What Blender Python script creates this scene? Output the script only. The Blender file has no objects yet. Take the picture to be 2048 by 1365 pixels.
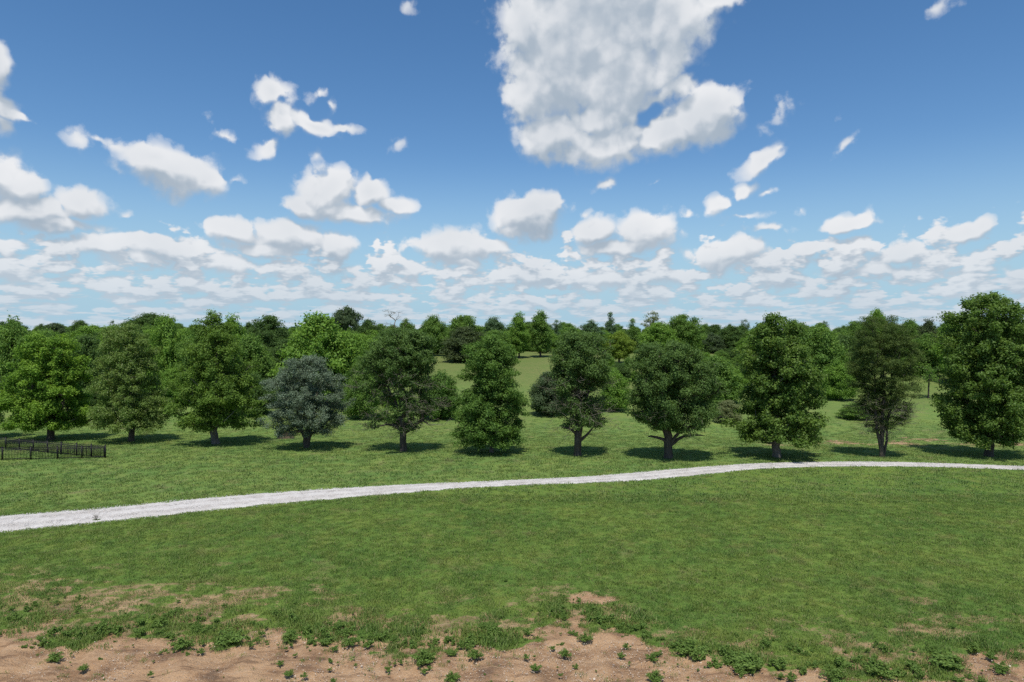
import bpy, math, random
import numpy as np

# ------------------------------------------------------------------ scene, camera, sky, sun, exposure
sc = bpy.context.scene
col = sc.collection
R = math.radians
W_PX, H_PX, F_PX = 2048.0, 1365.0, 1365.0          # frame of the photograph and focal length (24 mm on 36 mm)
CAM_H = 11.0
HORIZON = 665.0
PITCH = math.atan((H_PX / 2 - HORIZON) / F_PX)      # looking slightly down

cam_d = bpy.data.cameras.new('camera'); cam = bpy.data.objects.new('camera', cam_d); col.objects.link(cam)
cam_d.lens = 24; cam_d.sensor_width = 36; cam_d.clip_start = 0.1; cam_d.clip_end = 30000
cam.location = (0, 0, CAM_H); cam.rotation_euler = (R(90) - PITCH, 0, 0)
sc.camera = cam
sc.render.engine = 'CYCLES'
sc.cycles.max_bounces = 4; sc.cycles.diffuse_bounces = 3; sc.cycles.glossy_bounces = 2
sc.cycles.transmission_bounces = 3; sc.cycles.transparent_max_bounces = 4
sc.cycles.caustics_reflective = False; sc.cycles.caustics_refractive = False
sc.cycles.use_denoising = False
sc.cycles.filter_width = 1.5
sc.view_settings.view_transform = 'Standard'; sc.view_settings.look = 'None'
sc.view_settings.gamma = 1.0; sc.view_settings.use_curve_mapping = False
sc.view_settings.exposure = 0.0

SUN_EL = 66.0; SUN_AZ = 184.0                       # sun high behind the camera (compass, 0 = +Y)
sun_d = bpy.data.lights.new('sun', 'SUN'); sun = bpy.data.objects.new('sun', sun_d); col.objects.link(sun)
sun_d.energy = 4.4; sun_d.angle = R(0.53); sun_d.color = (1.0, 0.955, 0.88)
sun.rotation_euler = (R(90 - SUN_EL), 0, R(180 - SUN_AZ))


class NT:
    """small helper around a node tree"""
    def __init__(s, tree): s.t = tree; s.n = tree.nodes; s.l = tree.links
    def new(s, typ, **kw):
        nd = s.n.new(typ)
        for k, v in kw.items(): setattr(nd, k, v)
        return nd
    def put(s, sock, v):
        if isinstance(v, bpy.types.NodeSocket): s.l.new(v, sock)
        elif v is not None: sock.default_value = v
    def math(s, op, a, b=None, c=None, clamp=False):
        nd = s.new('ShaderNodeMath', operation=op, use_clamp=clamp)
        s.put(nd.inputs[0], a); s.put(nd.inputs[1], b); s.put(nd.inputs[2], c)
        return nd.outputs[0]
    def vmath(s, op, a, b=None, scale=None):
        nd = s.new('ShaderNodeVectorMath', operation=op)
        s.put(nd.inputs[0], a); s.put(nd.inputs[1], b)
        if scale is not None: s.put(nd.inputs['Scale'], scale)
        return nd.outputs['Value'] if op in ('LENGTH', 'DOT_PRODUCT', 'DISTANCE') else nd.outputs[0]
    def comb(s, x, y, z):
        nd = s.new('ShaderNodeCombineXYZ')
        for i, v in enumerate((x, y, z)): s.put(nd.inputs[i], v)
        return nd.outputs[0]
    def sep(s, v):
        nd = s.new('ShaderNodeSeparateXYZ'); s.put(nd.inputs[0], v); return nd.outputs
    def noise(s, v, scale, detail=4, rough=0.55, dims='3D', dist=0.0, lac=2.0, color=False):
        nd = s.new('ShaderNodeTexNoise', noise_dimensions=dims)
        s.put(nd.inputs['Vector'], v); s.put(nd.inputs['Scale'], scale); s.put(nd.inputs['Detail'], detail)
        s.put(nd.inputs['Roughness'], rough); s.put(nd.inputs['Distortion'], dist); s.put(nd.inputs['Lacunarity'], lac)
        return nd.outputs['Color' if color else 0]
    def voronoi(s, v, scale, feature='F1', dims='3D', detail=0, rough=0.5, out='Distance', rand=1.0):
        nd = s.new('ShaderNodeTexVoronoi', voronoi_dimensions=dims, feature=feature)
        s.put(nd.inputs['Vector'], v); s.put(nd.inputs['Scale'], scale)
        s.put(nd.inputs['Detail'], detail); s.put(nd.inputs['Roughness'], rough); s.put(nd.inputs['Randomness'], rand)
        return nd.outputs[out]
    def maprange(s, v, a, b, c=0.0, d=1.0, interp='SMOOTHSTEP'):
        nd = s.new('ShaderNodeMapRange', interpolation_type=interp)
        for i, x in enumerate((v, a, b, c, d)): s.put(nd.inputs[i], x)
        return nd.outputs[0]
    def mix(s, f, a, b, mode='MIX'):
        nd = s.new('ShaderNodeMix', data_type='RGBA', blend_type=mode)
        s.put(nd.inputs[0], f)
        for sock, v in ((nd.inputs[6], a), (nd.inputs[7], b)):
            s.put(sock, (*v, 1.0) if isinstance(v, tuple) and len(v) == 3 else v)
        return nd.outputs[2]
    def attr(s, name, out='Fac', typ='GEOMETRY'):
        return s.new('ShaderNodeAttribute', attribute_name=name, attribute_type=typ).outputs[out]


def azel(x, y):
    """direction of a point of the photograph as azimuth / elevation (radians)"""
    vx, vz = (x - W_PX / 2) / F_PX, (H_PX / 2 - y) / F_PX
    d = (vx, math.cos(PITCH) + vz * math.sin(PITCH), vz * math.cos(PITCH) - math.sin(PITCH))
    n = math.sqrt(sum(c * c for c in d))
    return math.atan2(d[0], d[1]), math.asin(d[2] / n)


# cumulus clouds: x, y, half width, half height (photo pixels), weight, turn in degrees
CLOUDS = [
    # the big one
    (1190, 30, 215, 150, 1.2, 0), (1120, 130, 130, 150, 1.1, 0), (1235, 150, 140, 160, 1.1, 0), (1340, 30, 120, 95, 1, 0),
    (1055, 60, 75, 110, .9, 0), (1050, 180, 55, 90, .9, 0), (1105, 265, 95, 75, 1, 0), (1210, 290, 150, 60, 1, -6), (1405, 232, 100, 72, 1.2, -12),
    (1335, 268, 110, 52, 1, -14), (1195, 240, 110, 55, .95, 0), (1280, 262, 80, 30, .9, -10), (1430, -5, 75, 32, .8, 0), (1200, -120, 260, 160, 1.2, 0), (1335, 105, 62, 85, .95, 0), (1370, 172, 46, 40, .85, 0), (1330, 188, 62, 30, .7, -25),
    # left edge
    (-15, 130, 48, 60, 1, 0), (-5, 210, 55, 45, .9, 20), (30, 232, 38, 18, .7, 25), (-5, 262, 30, 28, .7, 0),
    (-20, 350, 85, 60, 1, 0), (30, 375, 65, 48, 1, 0), (60, 425, 110, 42, 1, 0), (165, 412, 62, 48, 1, 0), (110, 448, 125, 22, .9, 0),
    (15, 487, 42, 17, .8, 0), (25, 545, 72, 30, 1, 0),
    # upper left wisps
    (165, 290, 36, 28, .5, 0), (200, 282, 28, 13, .42, 0), (250, 300, 60, 20, .5, 15), (350, 345, 100, 62, 1.1, 12), (305, 318, 62, 36, .9, 0),
    (405, 358, 55, 36, .95, 15), (235, 338, 24, 24, .36, 0), (448, 275, 40, 18, .45, 30), (430, 250, 22, 14, .3, 60), (255, 430, 26, 12, .4, 0), (470, 368, 22, 12, .36, 0),
    # running figure cloud
    (546, 190, 46, 40, .8, 30), (565, 240, 38, 52, .9, 20), (532, 288, 52, 24, .7, -35), (628, 250, 70, 25, .85, 10),
    (690, 258, 45, 17, .7, 0), (636, 185, 24, 22, .5, 30), (660, 210, 22, 12, .4, 45), (630, 312, 10, 18, .35, 0), (806, 296, 22, 16, .33, 0),
    # middle left
    (655, 385, 78, 58, 1.1, 0), (745, 385, 45, 42, 1.1, 0), (700, 428, 128, 28, 1, 2), (790, 415, 52, 24, .9, 8), (610, 412, 52, 34, .95, 0),
    (465, 460, 70, 34, 1, 5), (575, 478, 100, 42, 1.1, 5), (670, 492, 55, 34, 1, 0), (530, 498, 110, 25, .9, 8),
    (210, 490, 120, 28, .9, 0), (330, 497, 110, 36, 1, 3), (290, 520, 130, 22, .8, 0), (450, 530, 90, 28, .85, 5), (590, 545, 60, 20, .8, 0),
    # middle
    (915, 495, 104, 48, 1.15, 2), (840, 487, 60, 22, .7, 0), (985, 495, 45, 28, .9, 0), (930, 527, 60, 18, .8, 0), (690, 535, 60, 18, .7, 0), (810, 545, 90, 22, .8, 0),
    (1055, 432, 84, 60, 1.15, -5), (1095, 410, 36, 36, 1, 0), (1025, 460, 48, 26, .9, 0),
    (1190, 465, 52, 36, 1, 0), (1290, 462, 82, 52, 1.15, 0), (1240, 495, 115, 28, 1, 0), (1050, 552, 95, 30, .9, 0), (1210, 565, 130, 28, .9, 0), (1330, 555, 70, 32, .9, 0),
    (1212, 374, 38, 17, .7, -8), (1310, 372, 22, 10, .35, 0), (1172, 430, 14, 10, .45, 0),
    # right
    (1520, 322, 58, 26, .75, -32), (1545, 298, 34, 14, .55, -10), (1490, 380, 36, 20, .75, -30), (1440, 412, 42, 22, .75, -20), (1480, 430, 70, 10, .5, 0),
    (1380, 425, 30, 15, .6, 0), (1540, 380, 22, 12, .55, -20), (1540, 460, 42, 14, .65, 5), (1565, 218, 55, 22, .36, -40), (1695, 292, 34, 16, .42, -45),
    (1655, 248, 22, 16, .3, 0), (1880, 14, 34, 14, .4, -20), (1600, 415, 16, 10, .38, 0), (812, 10, 20, 14, .3, 45),
    (1695, 446, 66, 25, 1, -3), (1945, 462, 52, 32, 1.1, 0), (1980, 447, 24, 28, .9, 0), (1895, 458, 34, 13, .6, -15),
    (1460, 512, 92, 44, 1.15, 0), (1525, 530, 55, 28, .9, 0), (1560, 562, 55, 20, .9, 0), (1685, 532, 70, 26, 1, -5), (1800, 512, 100, 32, .9, -8),
    (1760, 548, 140, 20, .8, 0), (1950, 545, 80, 18, .8, 0), (2040, 548, 50, 22, .9, 0),
]
HOLES = [(1302, 230, 23, 13, .75, -25)]


def field_group(name, clouds, holes):
    """cloud density over azimuth / elevation for one sector of the sky"""
    g = bpy.data.node_groups.new(name, 'ShaderNodeTree')
    g.interface.new_socket('P', in_out='INPUT', socket_type='NodeSocketVector')
    g.interface.new_socket('Dir', in_out='INPUT', socket_type='NodeSocketVector')
    g.interface.new_socket('Body', in_out='OUTPUT', socket_type='NodeSocketFloat')
    g.interface.new_socket('D', in_out='OUTPUT', socket_type='NodeSocketFloat')
    g.interface.new_socket('Smooth', in_out='OUTPUT', socket_type='NodeSocketFloat')
    t = NT(g); gi = t.new('NodeGroupInput'); go = t.new('NodeGroupOutput')
    P = gi.outputs[0]
    warp = t.vmath('SUBTRACT', t.noise(P, 14, 3, .6, '2D', color=True), (.5, .5, .5))
    Pw = t.vmath('ADD', P, t.vmath('SCALE', warp, scale=.034))
    Pw = t.vmath('MULTIPLY', Pw, (1, 1, 0))
    def blob(b):
        a, e = azel(b[0], b[1])
        m = t.new('ShaderNodeMapping', vector_type='TEXTURE')
        t.put(m.inputs['Vector'], Pw)
        m.inputs['Location'].default_value = (a, e, 0)
        m.inputs['Rotation'].default_value = (0, 0, -R(b[5]))
        m.inputs['Scale'].default_value = (b[2] / F_PX * math.cos(a) ** 1.2, b[3] / F_PX * math.cos(a), 1)
        return t.vmath('LENGTH', m.outputs[0])
    acc = None
    for b in clouds:
        wt = b[4] * (.8 if b[4] < .71 else 1.0)
        v = t.math('MULTIPLY_ADD', blob(b), -wt, wt)
        acc = v if acc is None else t.math('SMOOTH_MAX', acc, v, .12)
    for b in holes:
        v = t.math('MULTIPLY_ADD', blob(b), b[4], -b[4] * .9)
        acc = t.math('MINIMUM', acc, v)
    s = t.sep(P); az, el = s[0], s[1]
    # rows of far cumulus towards the horizon: vertical scale shrinks with elevation
    gel = t.math('LOGARITHM', t.math('ADD', t.math('MAXIMUM', el, 0.0), .022), math.e)
    rows = t.noise(t.comb(t.math('MULTIPLY', az, 19.0), t.math('MULTIPLY', gel, 3.7), 0), 1.0, 3, .55, '2D')
    rows2 = t.noise(t.comb(t.math('MULTIPLY', az, 30.0), t.math('MULTIPLY', gel, 9.0), 3.3), 1.0, 3, .6, '2D')
    cover = t.math('MINIMUM', t.maprange(el, .04, .10, .52, .38, 'LINEAR'), t.maprange(el, .10, .175, .42, -.9, 'LINEAR'))
    far = t.math('ADD', t.math('ADD', t.math('MULTIPLY', t.math('SUBTRACT', rows, .5), 2.1),
                               t.math('MULTIPLY', t.math('SUBTRACT', rows2, .5), 1.3)), cover)
    if acc is None:
        # the same kind of sky goes on outside the frame
        d3 = t.noise(gi.outputs[1], 3.1, 4, .55, '3D')
        out_az = t.maprange(t.math('ABSOLUTE', az), SECTOR_AZ, SECTOR_AZ + .12)
        outm = t.math('MAXIMUM', out_az, t.maprange(el, SECTOR_EL, SECTOR_EL + .12))
        acc = t.math('MULTIPLY_ADD', t.math('SUBTRACT', d3, .54), 5.0, t.math('MULTIPLY_ADD', outm, 2.0, -2.0))
        big = [b for b in CLOUDS if b[1] < 60 or b[0] < 40 or b[0] > 2000]
        for b in big: acc = t.math('SMOOTH_MAX', acc, t.math('MULTIPLY_ADD', blob(b), -b[4], b[4]), .12)
    acc = t.math('MAXIMUM', acc, far)
    # ragged, billowed edges
    n1 = t.noise(P, 22, 2, .6, '2D'); n2 = t.noise(P, 62, 5, .66, '2D')
    v1 = t.voronoi(t.vmath('ADD', P, t.vmath('SCALE', warp, scale=.035)), 30, 'F1', '2D', 1.5, .5)
    puff = t.math('SUBTRACT', .42, v1)
    low = t.math('MULTIPLY_ADD', puff, .36, t.math('MULTIPLY', t.math('SUBTRACT', n1, .5), .80))
    Ds = t.math('ADD', t.math('MULTIPLY_ADD', t.math('MINIMUM', acc, .8), 1.85, .24), low)
    Dn = t.math('ADD', t.math('MULTIPLY_ADD', puff, .42, Ds), t.math('MULTIPLY', t.math('SUBTRACT', n2, .5), .75))
    t.l.new(Ds, go.inputs['Smooth'])
    t.l.new(acc, go.inputs['Body']); t.l.new(Dn, go.inputs['D'])
    return g


SECTOR_AZ, SECTOR_EL = .72, .52


def build_world():
    w = bpy.data.worlds.new('World'); sc.world = w; w.use_nodes = True
    w.cycles.sampling_method = 'MANUAL'; w.cycles.sample_map_resolution = 512
    t = NT(w.node_tree); t.n.clear()
    out = t.new('ShaderNodeOutputWorld')
    tc = t.new('ShaderNodeTexCoord'); d = t.vmath('NORMALIZE', tc.outputs['Generated'])
    s = t.sep(d)
    az = t.math('ARCTAN2', s[0], s[1]); el = t.math('ARCSINE', s[2])
    P = t.comb(az, el, 0)

    def sector(g):
        def field(p):
            nd = t.new('ShaderNodeGroup', node_tree=g); t.put(nd.inputs[0], p); t.put(nd.inputs[1], d); return nd.outputs
        f0 = field(P)
        step = t.maprange(el, .02, .25, .007, .026, 'LINEAR')
        f1 = field(t.vmath('ADD', P, t.comb(t.math('MULTIPLY', step, -.35), step, 0)))
        sky = t.new('ShaderNodeTexSky', sky_type='NISHITA', sun_disc=False, sun_elevation=R(SUN_EL), sun_rotation=R(SUN_AZ),
                    altitude=300, air_density=1.0, dust_density=.15, ozone_density=2.5)
        hs = t.new('ShaderNodeHueSaturation'); hs.inputs['Saturation'].default_value = SKY_SAT; t.l.new(sky.outputs[0], hs.inputs['Color'])
        skyc = t.vmath('SCALE', hs.outputs[0], scale=SKY_STRENGTH)
        skyc = t.mix(t.maprange(el, .0, .26, .95, .0), skyc, (.36, .565, .72))
        slope = t.math('SUBTRACT', t.math('MULTIPLY_ADD', t.math('SUBTRACT', f0['D'], f0['Smooth']), .46, f0['Smooth']), f1['Smooth'])
        # billowed tops are crisp, undersides thin out softly
        alpha = t.math('MULTIPLY', t.maprange(f0['D'], .06, t.maprange(slope, -.35, .45, 1.10, .55, 'LINEAR')), .985)
        alpha = t.math('MULTIPLY', alpha, t.maprange(el, -.005, .05, .5, 1.0))
        alpha = t.math('MULTIPLY', alpha, t.maprange(f0['Body'], .0, .40, t.maprange(el, .1, .16, .9, .38), 1.0))
        alpha = t.math('MAXIMUM', alpha, t.maprange(f0['Body'], .30, .62, .0, .985))
        thick = t.maprange(f0['Body'], .35, 1.1)
        shade = t.math('MULTIPLY_ADD', t.math('MULTIPLY', t.maprange(slope, -.55, .55, -.5, .40, 'SMOOTHSTEP'), t.math('MULTIPLY_ADD', thick, t.maprange(el, .1, .4, .0, -.42), .85)), 1.0, .56)
        shade = t.math('SUBTRACT', shade, t.math('MULTIPLY', thick, t.maprange(el, .1, .4, .03, .17)))
        shade = t.math('ADD', shade, t.math('MULTIPLY', t.math('SUBTRACT', t.noise(P, 9, 3, .5, '2D'), .5), .5))
        shade = t.maprange(shade, .0, 1.0, interp='LINEAR')
        cc = t.mix(shade, (.36, .44, .53), (.86, .87, .89))
        # far clouds are seen through more air
        air = t.maprange(el, .0, .15, .72, .0)
        cc = t.mix(air, cc, (.50, .61, .71))
        bg = t.new('ShaderNodeBackground'); bg.inputs['Strength'].default_value = 1.0
        t.l.new(t.mix(alpha, skyc, cc), bg.inputs['Color'])
        return bg.outputs[0]
    def choose(f, a, b):
        m = t.new('ShaderNodeMixShader'); t.put(m.inputs[0], f); t.l.new(a, m.inputs[1]); t.l.new(b, m.inputs[2]); return m.outputs[0]
    # sectors only keep the node graph of each part of the sky small; the cloud field is one and the same
    cuts = [-SECTOR_AZ, -.40, -.13, .13, .42, SECTOR_AZ]
    parts = []
    for a0, a1 in zip(cuts[:-1], cuts[1:]):
        sel = lambda L: [b for b in L if a0 - .03 < azel(b[0], b[1])[0] + 1.45 * max(b[2], b[3]) / F_PX and azel(b[0], b[1])[0] - 1.45 * max(b[2], b[3]) / F_PX < a1 + .03]
        parts.append(sector(field_group('cloud_field', sel(CLOUDS), sel(HOLES))))
    res = parts[0]
    gt = lambda c: t.math('GREATER_THAN', az, c)
    res = choose(gt(cuts[2]), choose(gt(cuts[1]), parts[0], parts[1]), choose(gt(cuts[4]), choose(gt(cuts[3]), parts[2], parts[3]), parts[4]))
    rest = sector(field_group('cloud_field_rest', [], []))
    outside = t.math('MAXIMUM', t.math('GREATER_THAN', t.math('ABSOLUTE', az), SECTOR_AZ), t.math('GREATER_THAN', el, SECTOR_EL))
    t.l.new(choose(outside, res, rest), out.inputs[0])


SKY_STRENGTH = 0.122; SKY_SAT = 1.22
build_world()

# ------------------------------------------------------------------ numpy noise
def _hash(ix, iy, seed):
    h = (ix.astype(np.int64) * 374761393 + iy.astype(np.int64) * 668265263 + seed * 974711) & 0x7fffffff
    h = ((h ^ (h >> 13)) * 1274126177) & 0x7fffffff
    return ((h ^ (h >> 16)) & 0xffff) / 65535.0

def vnoise(x, y, seed=0):
    x = np.asarray(x, float); y = np.asarray(y, float)
    ix, iy = np.floor(x), np.floor(y); fx, fy = x - ix, y - iy
    fx = fx * fx * (3 - 2 * fx); fy = fy * fy * (3 - 2 * fy)
    a = _hash(ix, iy, seed); b = _hash(ix + 1, iy, seed); c = _hash(ix, iy + 1, seed); d = _hash(ix + 1, iy + 1, seed)
    return (a * (1 - fx) + b * fx) * (1 - fy) + (c * (1 - fx) + d * fx) * fy

def fbm(x, y, seed=0, oct=4):
    s = 0.0; a = 0.5; n = 0.0
    for i in range(oct):
        s = s + a * vnoise(np.asarray(x) * 2 ** i + 17.3 * i, np.asarray(y) * 2 ** i - 9.1 * i, seed + i); n += a; a *= .5
    return s / n

def sstep(a, b, v):
    t = np.clip((np.asarray(v, float) - a) / (b - a), 0, 1); return t * t * (3 - 2 * t)

# ------------------------------------------------------------------ terrain
_HY = np.array([-500, 0, 58, 64, 70, 78, 88, 100, 112, 125, 150, 172, 220, 300, 500, 900, 2500, 9000.])
_HZ = np.array([0, 0, 0, -.15, -.55, -.95, -.95, -.4, .35, 1.5, 4.0, 5.2, 6.0, 6.6, 6.5, 5, 2, -40.])

def ground_z(x, y):
    x = np.asarray(x, float); y = np.asarray(y, float)
    bend = (x / 34.0) * 1.0                                     # the row of trees runs a little askew
    z = sum(np.interp(y + bend + o, _HY, _HZ) for o in (-4, -2, 0, 2, 4)) / 5
    z = z + (fbm(x / 17, y / 17, 5, 3) - .5) * .30 * sstep(62, 85, y + bend)
    z = z + (fbm(x / 9, y / 9, 9, 3) - .5) * .10
    return z

def ray(px, py):
    vx, vz = (px - W_PX / 2) / F_PX, (H_PX / 2 - py) / F_PX
    return np.array((vx, math.cos(PITCH) + vz * math.sin(PITCH), vz * math.cos(PITCH) - math.sin(PITCH)))

def hit(px, py):
    """where the view ray of a photo point meets the ground"""
    d = ray(px, py); t0 = 5.0; t = t0
    while t < 2000:
        p = d * t
        if CAM_H + p[2] <= ground_z(p[0], p[1]): break
        t0 = t; t *= 1.02
    for _ in range(30):
        m = (t0 + t) / 2; p = d * m
        if CAM_H + p[2] <= ground_z(p[0], p[1]): t = m
        else: t0 = m
    p = d * t
    return np.array((p[0], p[1], float(ground_z(p[0], p[1]))))

# gravel drive: edges traced on the ground
PATH_UP = [(-260, 1058), (-120, 1044), (0, 1033), (90, 1026), (190, 1018), (330, 1004), (480, 990), (640, 979), (790, 971), (900, 966), (1020, 961.5), (1110, 957.5),
           (1200, 952), (1290, 944), (1390, 935.5), (1480, 929), (1560, 926), (1640, 924.5), (1720, 924), (1800, 925), (1900, 928), (2048, 933), (2200, 940), (2400, 951)]
PATH_LO = [(-260, 1096), (-120, 1078), (0, 1064), (90, 1056), (190, 1046), (330, 1032), (480, 1015), (640, 1001), (790, 988), (900, 978.5), (1020, 971.5), (1110, 968.5),
           (1200, 965), (1290, 961), (1390, 951.5), (1480, 941), (1560, 936), (1640, 934), (1720, 933), (1800, 933), (1900, 935), (2048, 940.5), (2200, 948), (2400, 961)]
def _resample(pts, n):
    p = np.array([hit(*q)[:2] for q in pts])
    s = np.linspace(0, len(p) - 1, n); i = np.arange(len(p))
    q = np.stack([np.interp(s, i, p[:, 0]), np.interp(s, i, p[:, 1])], 1)
    k = np.ones(31) / 31; pad = 15
    for c in range(2):
        e = np.pad(q[:, c], pad, mode='reflect', reflect_type='odd'); q[:, c] = np.convolve(e, k, 'valid')
    return q
NP = 900
path_up = _resample(PATH_UP, NP); path_lo = _resample(PATH_LO, NP)
path_c = (path_up + path_lo) / 2
path_hw = np.linalg.norm(path_up - path_lo, axis=1) / 2

def path_dist(x, y):
    """distance outside the drive (negative inside), chunked"""
    x = np.atleast_1d(x); y = np.atleast_1d(y); r = np.full(x.shape, 99.0)
    # edge curves as functions of x
    o = np.argsort(path_up[:, 0]); yu = np.interp(x, path_up[o, 0], path_up[o, 1])
    o = np.argsort(path_lo[:, 0]); yl = np.interp(x, path_lo[o, 0], path_lo[o, 1])
    return np.maximum(yl - y, y - yu)

# bare soil in front: boundary traced on the ground, plus worn spots (x, y, half width, half height, strength)
SOIL_EDGE = [(-300, 1215), (-100, 1225), (0, 1240), (60, 1252), (150, 1268), (230, 1272), (330, 1250), (400, 1262), (480, 1275), (560, 1250), (640, 1268), (720, 1268), (800, 1290),
             (900, 1285), (960, 1290), (1020, 1275), (1090, 1245), (1150, 1235), (1230, 1245), (1290, 1270), (1360, 1300), (1440, 1325), (1530, 1335), (1600, 1310),
             (1660, 1340), (1760, 1350), (1850, 1335), (1930, 1300), (2000, 1310), (2060, 1312), (2300, 1320)]
_se = np.array([hit(*p)[:2] for p in SOIL_EDGE]); _se = _se[np.argsort(_se[:, 0])]
SPOTS = [(1183, 1196, 42, 12, 1.0), (1215, 1225, 40, 14, .55), (210, 1133, 40, 8, .55), (185, 1188, 50, 12, .6), (60, 1205, 90, 16, .55), (30, 1172, 60, 9, .5), (430, 1128, 34, 5, .5), (610, 1155, 80, 8, .45),
         (1840, 1197, 46, 8, .6), (390, 1232, 50, 12, .75), (500, 1155, 60, 6, .4), (700, 1175, 60, 8, .35), (870, 1205, 40, 8, .4), (1590, 1092, 60, 5, .35), (1720, 1110, 90, 6, .3),
         (1260, 1215, 30, 8, .5), (1620, 1240, 120, 8, .4), (1790, 1230, 70, 7, .4), (1900, 1265, 60, 12, .55), (1030, 1200, 30, 10, .4), (1440, 1210, 60, 6, .3), (110, 1160, 70, 7, .4), (260, 1215, 70, 10, .4),
         (1560, 889, 50, 4, .6), (1640, 887, 40, 4, .55), (1695, 886, 50, 6, .7), (1810, 888, 50, 6, .7), (1850, 879, 45, 6, .7), (1770, 905, 60, 4, .4), (1950, 889, 60, 6, .65), (2000, 884, 40, 4, .5), (1880, 897, 60, 4, .5), (2060, 890, 60, 6, .8)]
_sp = []
for sx, sy, sw, sh, k in SPOTS:
    a = hit(sx, sy); _sp.append((a[0], a[1], abs(hit(sx + sw, sy)[0] - a[0]), abs(hit(sx, sy - sh)[1] - hit(sx, sy + sh)[1]) / 2, k))

def bare(x, y):
    """0 grass .. 1 bare soil"""
    x = np.asarray(x, float); y = np.asarray(y, float)
    n = fbm(x / 1.3, y / 1.0, 21, 5); f = fbm(x / .34, y / .30, 23, 3)
    e = np.interp(x, _se[:, 0], _se[:, 1])
    b = sstep(-.9, 1.0, e - y - .28 + (n - .5) * 3.2 + (f - .5) * 2.8)
    thin = sstep(e + 12.0, e + .3, y) + sstep(-5, -14, x) * sstep(34, 25, y) * .5
    b = np.maximum(b, sstep(.45, .70, .55 * n + .45 * f + thin * .10) * .56 * np.clip(thin, 0, 1))
    for cx, cy, rx, ry, k in _sp:
        d = np.hypot((x - cx) / rx, (y - cy) / np.maximum(ry, .3))
        b = np.maximum(b, k * .84 * sstep(1.35, .35, d + (n - .5) * 1.7 + (f - .5) * 1.3))
    return np.clip(b, 0, 1)

def meadow(x, y):
    """dry upland grass on the far slope"""
    return sstep(74, 150, y + (fbm(x / 12, y / 12, 31, 3) - .5) * 50)

def fast_mesh(name, verts, faces_flat, loop_tot, mats=(), attrs=None, smooth=False):
    me = bpy.data.meshes.new(name)
    nv = len(verts); me.vertices.add(nv); me.vertices.foreach_set('co', np.asarray(verts, np.float32).ravel())
    ff = np.asarray(faces_flat, np.int32).ravel(); nf = len(ff) // loop_tot
    me.loops.add(len(ff)); me.loops.foreach_set('vertex_index', ff)
    me.polygons.add(nf); me.polygons.foreach_set('loop_start', np.arange(0, len(ff), loop_tot, dtype=np.int32))
    if smooth: me.polygons.foreach_set('use_smooth', np.ones(nf, bool))
    for k, (dom, arr) in (attrs or {}).items():
        a = me.attributes.new(k, 'FLOAT', dom); a.data.foreach_set('value', np.asarray(arr, np.float32).ravel())
    for m in mats: me.materials.append(m)
    me.update(calc_edges=True); me.validate()
    return me

def obj(name, data, parent=None, loc=None, label=None, cat=None, group=None, kind=None):
    o = bpy.data.objects.new(name, data); col.objects.link(o)
    if parent is not None: o.parent = parent
    if loc is not None: o.location = loc
    for k, v in (('label', label), ('category', cat), ('group', group), ('kind', kind)):
        if v: o[k] = v
    return o

# ------------------------------------------------------------------ materials
def new_mat(name):
    m = bpy.data.materials.new(name); m.use_nodes = True; m.node_tree.nodes.clear()
    t = NT(m.node_tree); out = t.new('ShaderNodeOutputMaterial'); b = t.new('ShaderNodeBsdfPrincipled')
    t.l.new(b.outputs[0], out.inputs[0]); b.inputs['Roughness'].default_value = .8
    b.inputs['Specular IOR Level'].default_value = .25
    return m, t, b, out

def grass_tone(t, P):
    """lawn colour from place to place: fresher, yellower and thinner patches"""
    a = t.noise(P, .14, 4, .6); b = t.noise(P, .75, 5, .65); c = t.noise(P, 3.6, 4, .65)
    c1 = t.mix(t.maprange(a, .36, .64), (.130, .222, .044), (.180, .262, .052))
    c1 = t.mix(t.math('MULTIPLY', t.maprange(b, .48, .70), .55), c1, (.240, .262, .062))
    c1 = t.mix(t.math('MULTIPLY', t.maprange(b, .32, .50, 1, 0), .5), c1, (.090, .172, .042))
    c1 = t.mix(t.math('MULTIPLY', t.maprange(t.noise(P, .42, 5, .7), .55, .68), .5), c1, (.255, .225, .095))
    c1 = t.mix(t.math('MULTIPLY', t.maprange(c, .54, .72), .5), c1, (.28, .255, .105))
    c1 = t.mix(t.math('MULTIPLY', t.maprange(c, .32, .44, 1, 0), .4), c1, (.085, .158, .040))
    return c1

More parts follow.
